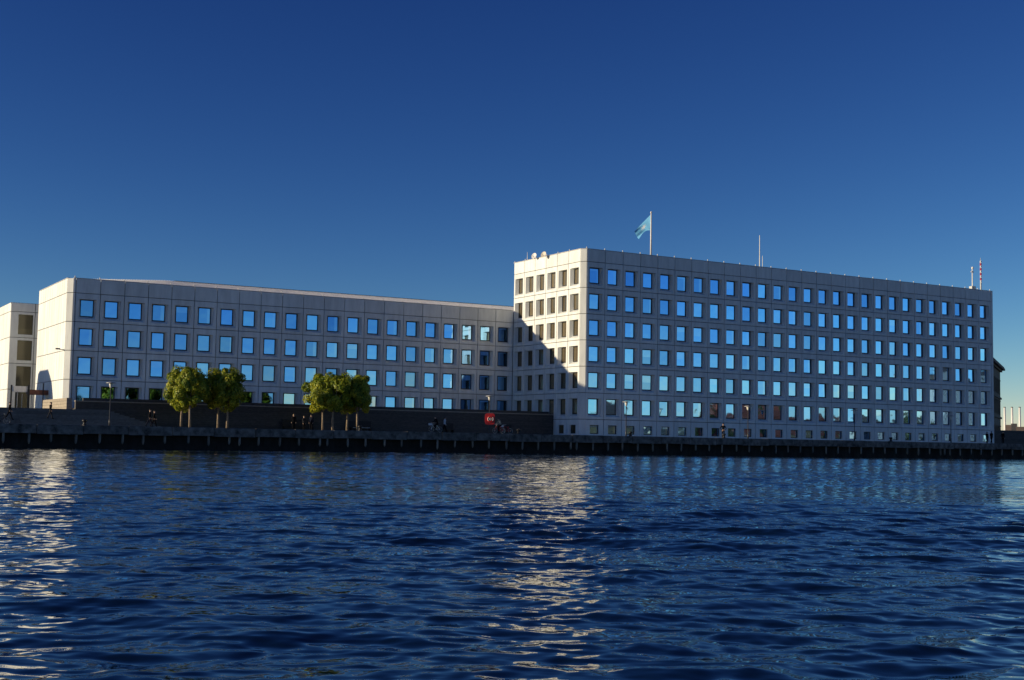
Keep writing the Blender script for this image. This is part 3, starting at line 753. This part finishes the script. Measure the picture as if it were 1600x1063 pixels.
for i, (px, b_, v) in enumerate(spots):
    p = on_ground(px, b_, ZQ)
    t = thing('quay_tree', p, TL[i], 'tree', 'clipped trees standing in fours on the quay', rz=random.uniform(0, 6.28))
    link('trunk', TK[v], t); k = link('crown', CR[v], t, (0, 0, 2.15 + 2.12)); k.scale = (random.uniform(0.88, 1.08), random.uniform(0.88, 1.08), random.uniform(0.92, 1.05))
    if i in (2,): k.scale.z *= 1.03

# ------------------------------------------------------------------ lamps, lifebuoy, bollards, benches
def make_lamp(p, h, lab, group='lamps along the quay', headm='lampglass'):
    t = thing('quay_lamp', p, lab, 'street lamp', group)
    part('post', MB().tube([(0, 0, -0.02), (0, 0, 0.6), (0, 0, 0.62), (0, 0, h - 0.5)], [0.085, 0.085, 0.055, 0.045], 10), 'darkmetal', t, True)
    part('lantern', MB().lathe([(0.05, h - 0.52), (0.12, h - 0.46), (0.19, h - 0.15), (0.19, h - 0.10), (0.1, h - 0.06)], 14), headm, t, True)
    part('hat', MB().lathe([(0.10, h - 0.055), (0.48, h - 0.05), (0.46, h), (0.12, h + 0.07), (0.03, h + 0.09)], 18), 'galv', t, True)
    return t
bL = 11.3
LL = ['slim grey quay lamp standing in front of the wide granite steps', 'slim lamp with red lifebuoy case on its post', 'slim lamp with lit-up white lantern before the taller block near its front corner',
      'slim dark lamp on the quay just beyond the standing person', 'slim dark lamp on the quay midway along the taller block', 'slim dark lamp on the quay near the far end of the taller block']
lamps = []
for (px, yt), lb in zip(((170, 598), (764, 619), (978, 628), (1168.6, 635), (1335, 641), (1486, 650)), LL):
    p = on_ground(px, bL, ZQ); lamps.append((p, make_lamp(p, px_height(p, px, yt) - p.z, lb)))
# lifebuoy case
p = lamps[1][0]; zc = px_height(p, 763, 655)
t = thing('lifebuoy_case', (p.x, p.y - 0.12, zc), 'red rounded lifebuoy case with ring emblem fixed to the lamp post', 'lifebuoy', rz=R(-25))
vs = []; fs = []; nn = 28
for yy in (-0.09, 0.05):
    for k in range(nn):
        a = 2 * math.pi * k / nn; c_, s_ = math.cos(a), math.sin(a)
        q = 0.60 / (abs(c_) ** 5 + abs(s_) ** 5) ** (1 / 5)
        vs.append((q * c_ * 0.93, yy, q * s_ * 1.08))
fs = [tuple(range(nn - 1, -1, -1)), tuple(range(nn, 2 * nn))] + [(k, (k + 1) % nn, nn + (k + 1) % nn, nn + k) for k in range(nn)]
part('case', MB().add(vs, fs), 'red', t)
part('ring', MB().torus((0.06, -0.12, 0), 0.30, 0.06, 'y', 26, 8), 'red', t, True)
for k, (a0, a1, q) in enumerate(((-0.7, 0.7, 0.30), (math.pi - 0.7, math.pi + 0.7, 0.30), (0.3, 5.9, 0.12))):
    pts = [(0.06 + q * math.cos(a), -0.17, q * math.sin(a)) for a in np.linspace(a0, a1, 9)]
    part('ring_mark', MB().tube(pts, 0.035, 6), 'white', t)
# bollards
bo = MB().lathe([(0.22, 0), (0.2, 0.08), (0.15, 0.12), (0.14, 0.30), (0.24, 0.38), (0.26, 0.46), (0.18, 0.54), (0.03, 0.57)], 14)
bo_me = bo.mesh('mooring_bollard', 'black', True)
BLb = [(131, 'black iron mooring bollard on the quay edge beside the grey lamp by the steps'), (562, 'black iron mooring bollard on the quay edge by the benches'), (810, 'black iron mooring bollard just past the pale-shirted cyclist'),
       (985, 'black iron mooring bollard at the foot of the white lantern lamp'), (1131, 'black iron mooring bollard next to the standing person in black'), (1392, 'black iron mooring bollard on the far quay edge')]
for px, lb in BLb:
    o = link('mooring_bollard', bo_me, None, on_ground(px, 12.9, ZQ)); tag(o, lb, 'bollard', 'mooring bollards on the quay edge')
# benches against the terrace wall
def bench(px0, px1, lab, stripe=False):
    p0 = on_ground(px0, -7.4, ZQ); p1 = on_ground(px1, -7.4, ZQ); L = p1.x - p0.x
    t = thing('wall_bench', p0, lab, 'bench', 'dark benches against the terrace wall')
    part('seat', MB().bbox(0, L, -0.25, 0.3, 0.42, 0.50, 0.015), 'bench', t)
    part('backrest', MB().bbox(0, L, 0.3, 0.4, 0.55, 1.25, 0.02), 'bench', t)
    for xx in (0.15, L - 0.27): part('leg', MB().bbox(xx, xx + 0.12, -0.2, 0.28, 0, 0.42, 0.01), 'bench', t)
    for xx in (0.15, L - 0.27): part('back_post', MB().bbox(xx, xx + 0.08, 0.41, 0.47, 0, 1.2, 0.01), 'bench', t)
    if stripe: part('armrest_rail', MB().bbox(0.3, L - 0.4, -0.27, -0.252, 0.44, 0.50, 0.004), 'galv', t)
bench(441, 491, 'long dark bench behind the three standing people')
bench(546, 581, 'dark bench with pale front rail behind the tree trunks', True)
bench(696, 710, 'short dark bench behind the walker in white')
bench(785, 801, 'short dark bench behind the parked bicycles')

# ------------------------------------------------------------------ people
def person(loc, heading, pose, hgt, top, legs, hair, label, group=None, seatz=0.0, skin='skin'):
    """heading: direction faced, degrees clockwise from +y; local +y is forward"""
    k = hgt / 1.75
    hip = 0.92; V = {}; E = []
    def pt(n_, x, y, z, r, tg): V[n_] = (x, y, z, r, tg)
    lean = {'stand': 0.0, 'walk': 0.05, 'ride': 0.28, 'akimbo': 0.02, 'photo': 0.02}[pose]
    pt('pelvis', 0, 0, hip, 0.145, 1)
    pt('waist', 0, lean * 0.15, hip + 0.18, 0.125, 0); pt('chest', 0, lean * 0.7, hip + 0.40 - lean * 0.1, 0.155, 0)
    pt('neck', 0, lean * 0.95, hip + 0.56 - lean * 0.15, 0.066, 0); pt('jaw', 0, lean + 0.015, hip + 0.615 - lean * 0.15, 0.088, 2); pt('head', 0, lean + 0.02, hip + 0.71 - lean * 0.15, 0.122, 2); pt('crown', 0, lean + 0.012, hip + 0.79 - lean * 0.15, 0.088, 3)
    E += [('pelvis', 'waist'), ('waist', 'chest'), ('chest', 'neck'), ('neck', 'jaw'), ('jaw', 'head'), ('head', 'crown')]
    legsdef = {'stand': ((0, 0), (0.02, 0)), 'akimbo': ((0, 0), (0.0, 0)), 'photo': ((0, 0), (0, 0)), 'walk': ((0.20, 0.33), (-0.16, -0.36)), 'ride': ((0.42, 0.26), (0.34, 0.12))}[pose]
    for sd, (ky, fy) in zip((-1, 1), legsdef):
        s = 'L' if sd < 0 else 'R'
        kz = 0.50 if pose != 'ride' else (0.72 if sd < 0 else 0.52); fz = 0.085 if pose != 'ride' else (0.42 if sd < 0 else 0.16)
        if pose == 'walk' and fy < 0: fz = 0.14
        pt('hip' + s, sd * 0.095, 0.0, hip - 0.06, 0.098, 1); pt('knee' + s, sd * 0.10, ky, kz, 0.07, 1); pt('ank' + s, sd * 0.10, fy, fz - 0.02, 0.052, 4); pt('toe' + s, sd * 0.115, fy + 0.16, fz - 0.05, 0.045, 4)
        E += [('pelvis', 'hip' + s), ('hip' + s, 'knee' + s), ('knee' + s, 'ank' + s), ('ank' + s, 'toe' + s)]
        cy, cz = V['chest'][1], V['chest'][2]
        pt('sho' + s, sd * 0.19, cy, cz + 0.075, 0.075, 0)
        if pose == 'ride': eb, wr = (sd * 0.24, cy + 0.16, cz - 0.18), (sd * 0.22, cy + 0.40, cz - 0.28)
        elif pose == 'akimbo': eb, wr = (sd * 0.36, cy - 0.04, cz - 0.20), (sd * 0.17, cy + 0.06, cz - 0.38)
        elif pose == 'photo': eb, wr = (sd * 0.30, cy + 0.16, cz - 0.16), (sd * 0.10, cy + 0.30, cz + 0.06)
        elif pose == 'walk': eb, wr = (sd * 0.25, cy - 0.12 * sd, cz - 0.20), (sd * 0.24, cy - 0.14 * sd + 0.10, cz - 0.42)
        else: eb, wr = (sd * 0.245, cy - 0.03, cz - 0.22), (sd * 0.235, cy + 0.05, cz - 0.46)
        pt('elb' + s, *eb, 0.046, 0); pt('wri' + s, *wr, 0.034, 0)
        dv = (Vector(wr) - Vector(eb)).normalized(); pm = Vector(wr) + dv * 0.075
        pt('palm' + s, pm.x, pm.y, pm.z, 0.036, 2)
        E += [('chest', 'sho' + s), ('sho' + s, 'elb' + s), ('elb' + s, 'wri' + s), ('wri' + s, 'palm' + s)]
    nm = list(V); me = bpy.data.meshes.new('tmp')
    me.from_pydata([V[q][:3] for q in nm], [(nm.index(a), nm.index(c)) for a, c in E], [])
    ob = bpy.data.objects.new('tmp', me); COL.objects.link(ob)
    ob.modifiers.new('Skin', 'SKIN'); sd_ = ob.modifiers.new('Sub', 'SUBSURF'); sd_.levels = 1
    for i, q in enumerate(nm):
        sv = me.skin_vertices[0].data[i]; sv.radius = (V[q][3], V[q][3] * (0.72 if q in ('chest', 'waist', 'pelvis') else 1)); sv.use_root = (q == 'pelvis')
    dg = bpy.context.evaluated_depsgraph_get(); dg.update()
    em = bpy.data.meshes.new_from_object(ob.evaluated_get(dg)); bpy.data.objects.remove(ob)
    co = [Vector(v.co) for v in em.vertices]; fc = [tuple(p_.vertices) for p_ in em.polygons]
    segs = [(Vector(V[a][:3]), Vector(V[c][:3]), V[c][4]) for a, c in E]
    mats_i = []
    for f in fc:
        c_ = sum((co[i] for i in f), Vector()) / len(f); best = None
        for a, d_, tg in segs:
            ab = d_ - a; u_ = max(0, min(1, (c_ - a).dot(ab) / ab.length_squared)); dd = (c_ - a - ab * u_).length
            if best is None or dd < best[0]: best = (dd, tg)
        tg = best[1]
        mats_i.append(1 if tg == 4 and c_.z > 0.16 + (0.3 if pose == 'ride' else 0) else tg)
    bpy.data.meshes.remove(em)
    mb = MB(); mb.v = [tuple(v) for v in co]; mb.f = fc; mb.m = mats_i
    hx = V['head']
    mb.ball((0, hx[1] + 0.10, hx[2] - 0.015), (0.014, 0.022, 0.024), 6, 2)                       # nose
    for sd in (-1, 1):
        mb.ball((sd * 0.034, hx[1] + 0.083, hx[2] + 0.01), 0.012, 6, 4); mb.ball((sd * 0.092, hx[1] - 0.005, hx[2] - 0.005), (0.014, 0.025, 0.034), 6, 2)   # eyes, ears
        pmv = Vector(V['palm' + ('L' if sd < 0 else 'R')][:3]); wv = Vector(V['wri' + ('L' if sd < 0 else 'R')][:3]); dv = (pmv - wv).normalized()
        sdv = Vector((0, 1, 0)) - dv * dv.y
        sdv = sdv.normalized() if sdv.length > 0.2 else Vector((sd, 0, 0))
        for q in range(4):
            b0 = pmv + sdv * (q - 1.5) * 0.019; Lq = (0.062, 0.075, 0.07, 0.052)[q]
            mb.tube([b0, b0 + dv * Lq * 0.55, b0 + dv * Lq + Vector((-sd * 0.02, 0, 0))], [0.010, 0.009, 0.006], 5, 2)
        b0 = wv + dv * 0.03 + sdv * 0.025; mb.tube([b0, b0 + sdv * 0.03 + dv * 0.03, b0 + sdv * 0.035 + dv * 0.065], [0.012, 0.010, 0.007], 5, 2)
    o = link('person', mb.mesh('person', [top, legs, skin, hair, 'cloth_black'], True), None, loc, -R(heading))
    o.scale = (k, k, k); tag(o, label, 'person', group)
    hm = MB(); hm.ball((0, hx[1] - 0.026, hx[2] + 0.045), (0.098, 0.104, 0.078), 12)
    part('hair', hm, hair, o, True)
    return o
def on_step(px, z, b): p = at_b(px, 650, b); return Vector((p.x, p.y, z))
AL = 90      # heading along the quay to the right
ppl = []
k3 = 3
person(Vector((on_step(14, 0, -1.9).x, (0.6 + 6.0 * 2 / 11 + 0.2) * S, ZQ + 3 * rise)), AL, 'walk', 1.80, 'cloth_black', 'cloth_black', 'hair_dark', 'person in black striding along the steps below the sunlit rear block')
person(Vector((on_step(79.5, 0, -1.9).x, (0.6 + 6.0 * 3 / 11 + 0.2) * S, ZQ + 4 * rise)), 75, 'walk', 1.75, 'cloth_black', 'cloth_grey', 'hair_dark', 'person in dark coat on the steps below the tan end wall')
p = on_ground(232, 2.6, ZQ); person(p, 95, 'walk', 1.84, 'cloth_black', 'cloth_navy', 'hair_dark', 'person in black walking arm in arm past the foot of the steps', 'couple walking past the steps')
p = on_ground(239, 1.6, ZQ); person(p, 95, 'walk', 1.74, 'cloth_black', 'cloth_black', 'hair_dark', 'companion in dark clothes walking close behind at the foot of the steps', 'couple walking past the steps')
for px, hd_, hr, lb, tp in ((458, 200, 'hair_fair', 'standing person in black with fair hair before the long bench', 'cloth_black'), (474, 150, 'hair_fair', 'shorter standing person in grey in the middle of the group by the long bench', 'cloth_grey'), (485.5, 230, 'hair_dark', 'person in navy standing beside the tree trunks at the long bench', 'cloth_navy')):
    person(on_ground(px, -1.5, ZQ), hd_, 'stand', 1.80 if px != 474 else 1.62, tp, 'cloth_black', hr, lb, 'three people standing by the bench')
person(on_ground(694, 8.5, ZQ), 95, 'walk', 1.78, 'cloth_white', 'cloth_black', 'hair_dark', 'person in white top walking beside the dark-clad cyclist')
person(on_ground(1130, 11.5, ZQ), 210, 'akimbo', 1.86, 'cloth_black', 'cloth_black', 'hair_dark', 'person in black standing hands on hips at the quay edge')
person(on_ground(1542, 6, ZQ), 80, 'walk', 1.76, 'cloth_black', 'cloth_black', 'hair_dark', 'person in black walking past the far corner of the taller block, the trailing one', 'couple at the far corner')
person(on_ground(1549, 6, ZQ), 80, 'walk', 1.84, 'cloth_black', 'cloth_black', 'hair_dark', 'taller person in black walking past the far corner of the taller block, in front', 'couple at the far corner')
person(on_ground(1567, 6, ZQ), 80, 'stand', 1.86, 'cloth_black', 'cloth_black', 'hair_dark', 'person in black standing before the low dark wall past the taller block')

# ------------------------------------------------------------------ bicycles
def bicycle(loc, heading, fcol, label, wheelm='tyre', box=False):
    t = thing('bicycle', loc, label, 'bicycle', rz=-R(heading) + math.pi / 2)      # local +x forward
    for x in (-0.52, 0.52):
        wl = link('wheel', MB().torus((0, 0, 0), 0.31, 0.012, 'y', 28, 6).mesh('wheel', 'alu'), t, (x, 0, 0.35))
        part('tyre', MB().torus((0, 0, 0), 0.335, 0.022, 'y', 28, 6), wheelm, wl)
        mb = MB()
        for k in range(14):
            a = 2 * math.pi * k / 14; mb.tube([(0, 0, 0), (0.31 * math.cos(a), 0, 0.31 * math.sin(a))], 0.004, 3)
        part('spokes', mb, 'alu', wl); part('hub', MB().tube([(0, -0.06, 0), (0, 0.06, 0)], 0.03, 8), 'alu', wl)
    mb = MB()
    for a, c in (((-0.08, 0, 0.30), (-0.22, 0, 0.86)), ((-0.08, 0, 0.30), (0.36, 0, 0.78)), ((-0.19, 0, 0.76), (0.34, 0, 0.86)), ((-0.08, 0.05, 0.30), (-0.52, 0.05, 0.35)), ((-0.08, -0.05, 0.30), (-0.52, -0.05, 0.35)), ((-0.19, 0.02, 0.76), (-0.52, 0.05, 0.35)), ((-0.19, -0.02, 0.76), (-0.52, -0.05, 0.35)), ((0.34, 0, 0.92), (0.40, 0, 0.68)), ((0.40, 0.05, 0.68), (0.52, 0.05, 0.35)), ((0.40, -0.05, 0.68), (0.52, -0.05, 0.35))):
        mb.tube([a, c], 0.02, 6)
    part('frame', mb, fcol, t)
    part('saddle', MB().add([(-0.36, -0.09, 0.90), (-0.36, 0.09, 0.90), (-0.08, 0.02, 0.92), (-0.08, -0.02, 0.92), (-0.36, -0.09, 0.95), (-0.36, 0.09, 0.95), (-0.08, 0.02, 0.95), (-0.08, -0.02, 0.95)], [(0, 1, 2, 3), (4, 7, 6, 5), (0, 4, 5, 1), (1, 5, 6, 2), (2, 6, 7, 3), (3, 7, 4, 0)]), 'black', t)
    part('handlebar', MB().tube([(0.33, 0, 0.90), (0.31, 0, 1.02)], 0.016, 6).tube([(0.20, -0.28, 1.06), (0.32, -0.22, 1.04), (0.32, 0.22, 1.04), (0.20, 0.28, 1.06)], 0.015, 6), 'alu', t)
    part('crank', MB().torus((-0.08, 0, 0.30), 0.09, 0.012, 'y', 14, 4).tube([(-0.08, 0.07, 0.30), (0.06, 0.07, 0.20)], 0.012, 5).tube([(-0.08, -0.07, 0.30), (-0.22, -0.07, 0.40)], 0.012, 5).box(0.0, 0.1, 0.07, 0.16, 0.185, 0.205).box(-0.27, -0.17, -0.16, -0.07, 0.395, 0.415), 'black', t)
    if box: part('basket', MB().bbox(0.48, 0.80, -0.18, 0.18, 0.78, 1.02, 0.02), 'cloth_white', t)
    return t
def rider(bike_loc, heading, **kw):
    hv = Vector((math.sin(R(heading)), math.cos(R(heading)), 0))
    person(bike_loc - hv * 0.24 + Vector((0, 0, 0.06)), heading, 'ride', 1.78, **kw)
pb = on_ground(680, 9.0, ZQ); bicycle(pb, 272, 'alu', 'grey bicycle ridden by the person in black on the quay', box=True)
rider(pb, 272, top='cloth_black', legs='cloth_black', hair='hair_dark', label='cyclist in black riding along the quay beside the walker in white')
pb = on_ground(779, 9.5, ZQ); bicycle(pb, 272, 'red', 'red bicycle ridden by the person in the pale shirt')
rider(pb, 272, top='cloth_cream', legs='cloth_black', hair='hair_dark', label='cyclist in pale cream shirt riding past the red lifebuoy')
pb = on_ground(791, 7.5, ZQ); bicycle(pb, 268, 'red', 'red bicycle with white basket parked behind the pale-shirted cyclist', box=True)
pb = Vector((on_step(2, 0, 2).x, -2.0 * S, ZQ)); bicycle(pb, 100, 'black', 'black bicycle parked at the foot of the steps')

# ------------------------------------------------------------------ beyond the far end
lw = thing('low_quay_wall', (0, 0, 0), 'low dark stone wall running on from the far end of the taller block', 'wall')
for k in range(5):
    part('stone_course', MB().bbox(XT1 + 0.3, 150, 0.6, 1.2, ZQ + k * 0.43 + 0.008, ZQ + (k + 1) * 0.43 - 0.008, 0.012), 'wall_stone', lw)
part('backing', MB().box(XT1 + 0.35, 149.9, 0.66, 1.15, ZQ - 0.1, ZQ + 5 * 0.43 - 0.06), 'core', lw)
# old palace corner
ob_ = thing('old_merchant_house', (0, 0, 0), 'old dark stone house with heavy projecting cornice behind the taller block', 'house')
corner = U(129, -24, 0); corner.z = ZQ
rzc = math.atan2(0.642, 0.886)
ob_.location = corner; ob_.rotation_euler = (0, 0, rzc)
# local -x runs back along the visible face, local +y away from it
HH = px_height(corner, 1567, 574) - ZQ
part('wall', MB().box(-26, 0, 0, 14, 0, HH - 0.9), 'oldstone', ob_)
part('cornice', MB().box(-26.2, 0.35, -0.35, 14.2, HH - 0.9, HH - 0.6).box(-26.6, 0.8, -0.8, 14.6, HH - 0.6, HH - 0.25).box(-26.5, 0.65, -0.65, 14.5, HH - 0.25, HH), 'oldstone', ob_)
part('roof', MB().add([(-26.4, -0.5, HH), (0.5, -0.5, HH), (0.5, 14.4, HH), (-26.4, 14.4, HH), (-22, 5, HH + 2.6), (-4, 5, HH + 2.6), (-4, 9, HH + 2.6), (-22, 9, HH + 2.6)], [(0, 1, 5, 4), (1, 2, 6, 5), (2, 3, 7, 6), (3, 0, 4, 7), (4, 5, 6, 7)]), 'slate', ob_)
for zb in (HH * 0.33, HH * 0.58): part('string_course', MB().box(-26.1, 0.22, -0.22, 14.1, zb, zb + 0.3), 'oldstone', ob_)
for i in range(9):
    for k, zb in enumerate((0.8, HH * 0.38, HH * 0.64)):
        x = -2.2 - i * 2.8
        f = part('window', MB().box(x - 0.75, x + 0.75, -0.09, 0.0, zb, zb + 0.12).box(x - 0.75, x + 0.75, -0.14, 0.0, zb + 2.3, zb + 2.5).box(x - 0.7, x - 0.55, -0.06, 0, zb + 0.12, zb + 2.3).box(x + 0.55, x + 0.7, -0.06, 0, zb + 0.12, zb + 2.3), 'oldstone', ob_)
        part('pane', MB().box(x - 0.55, x + 0.55, -0.02, 0.02, zb + 0.12, zb + 2.3), 'pane_dark', f)
# far chimneys and roofs
def far_pt(px, d):
    q = ray(px, 700); q.z = 0; q.normalize(); return Vector((CAM.x + q.x * d, CAM.y + q.y * d, ZQ))
for px, lb in ((1570.5, 'far white chimney nearest the old stone house'), (1582, 'far white chimney, the middle one of three'), (1594, 'far white chimney with dark smoke-stained cap beside low far roofs')):
    p = far_pt(px, 1900); zt = px_height(p, px, 636) - p.z
    t = thing('far_chimney', p, lb, 'chimney', 'row of white chimneys far off')
    part('shaft', MB().lathe([(1.7, 0), (1.5, zt * 0.5), (1.35, zt - 1)], 14), 'white', t, True); part('rim', MB().lathe([(1.45, zt - 1), (1.45, zt)], 14), 'slate', t)
def far_house(px0, px1, ytop, d, roof, label, wallm='render_white'):
    a = far_pt(px0, d); c = far_pt(px1, d); L = (c - a).length; ang = math.atan2(c.y - a.y, c.x - a.x)
    t = thing('far_building', a, label, 'building', 'low buildings far beyond the wall', rz=ang)
    zt = px_height((a + c) / 2, (px0 + px1) / 2, ytop) - a.z
    part('wall', MB().box(0, L, 0, L * 0.5, 0, zt * 0.72), wallm, t)
    part('roof', MB().add([(-0.3, -0.4, zt * 0.72), (L + 0.3, -0.4, zt * 0.72), (L + 0.3, L * 0.5 + 0.4, zt * 0.72), (-0.3, L * 0.5 + 0.4, zt * 0.72), (-0.3, L * 0.25, zt), (L + 0.3, L * 0.25, zt)], [(0, 1, 5, 4), (2, 3, 4, 5), (1, 2, 5), (3, 0, 4), (0, 3, 2, 1)]), roof, t)
far_house(1572, 1580, 664, 900, 'farroof', 'pale low building under the far chimneys, beside the old house')
far_house(1581, 1589, 662, 950, 'slate', 'dark-roofed low building under the middle far chimney')
far_house(1589, 1604, 667, 800, 'farroof', 'broad low brown-roofed building under the last far chimney')

# ------------------------------------------------------------------ opposite bank (mirrored in the glass)
YO = -192.0
structure(part('opposite_ground', MB().box(-500, 800, -900, YO, -1, 1.9), 'ground'))
def bank_house(x0, wd, dp, hw, hr, wallm, roofm, label, nwin=4, y=None):
    y1 = (YO - 4) if y is None else y
    t = thing('waterfront_house', (x0, y1, 1.9), label, 'house', 'houses on the opposite bank')
    part('wall', MB().box(0, wd, -dp, 0, 0, hw), wallm, t)
    part('roof', MB().add([(-.4, -dp - .4, hw), (wd + .4, -dp - .4, hw), (wd + .4, .4, hw), (-.4, .4, hw), (-.4, -dp / 2, hw + hr), (wd + .4, -dp / 2, hw + hr)], [(0, 1, 5, 4), (2, 3, 4, 5), (1, 2, 5), (3, 0, 4), (0, 3, 2, 1)]), roofm, t)
    for i in range(nwin):
        for k in range(max(1, int(hw // 3.2))):
            x = wd * (i + 0.5) / nwin; z = 1.0 + k * 3.1
            f = part('window', MB().box(x - .7, x + .7, 0, .06, z, z + 1.6), 'white', t); part('pane', MB().box(x - .58, x + .58, .061, .08, z + .12, z + 1.48), 'pane_dark', f)
bank_house(88, 26, 12, 4.5, 3.2, 'ochre', 'tiles', 'long low ochre warehouse across the water, first in the row', 6)
bank_house(128, 22, 12, 6.0, 5.0, 'ochre', 'farroof', 'ochre warehouse with brown roof across the water', 5)
bank_house(160, 14, 10, 3.6, 2.4, 'render_white', 'slate', 'small white boathouse across the water', 3)
bank_house(184, 20, 13, 6.2, 6.0, 'tiles', 'tiles', 'red brick warehouse with red tiled roof across the water', 5)
bank_house(214, 22, 13, 5.4, 5.2, 'ochre', 'tiles', 'ochre warehouse with red tiled roof across the water', 5)
bank_house(246, 24, 12, 6.4, 3.4, 'render_white', 'farroof', 'white rendered warehouse across the water', 6)
bank_house(284, 30, 16, 25.0, 4.0, 'render_white', 'farroof', 'tall white waterfront house at the end of the opposite row', 7)
BC = [crown_mesh(20 + s_, 4.6, 4.6, 5.2, 5200, 0.36, 'leaf_dark', 40, 2.2) for s_ in (0, 1)]
BTL = ['dark leafy tree on the opposite bank, first of the close pair clear of houses', 'taller dark leafy tree on the opposite bank, second of the close pair', 'lone dark leafy tree on the opposite bank before the warehouses begin',
       'dark tree beside the brown-roofed ochre warehouse across the water', 'small dark tree between the white boathouse and the red brick warehouse', 'dark tree between the red brick and the ochre red-roofed warehouses',
       'dark tree beside the white rendered warehouse across the water', 'dark tree in front of the tall white waterfront house']
BT = trunk_mesh(9, 4.0, 11.0, 0.32, 3.6)
for i, (x, y, s_) in enumerate(((-14, -198, 1.0), (-4, -200, 1.1), (33, -199, 0.9), (150, -202, 0.75), (178, -198, 0.7), (206, -199, 0.85), (240, -199, 0.8), (276, -198, 0.8))):
    t = thing('bank_tree', (x, y, 1.9), BTL[i], 'tree', 'trees on the opposite bank', rz=i * 1.3)
    link('trunk', BT, t); link('crown', BC[i % 2], t, (0, 0, 9.0)); t.scale = (s_, s_, s_)
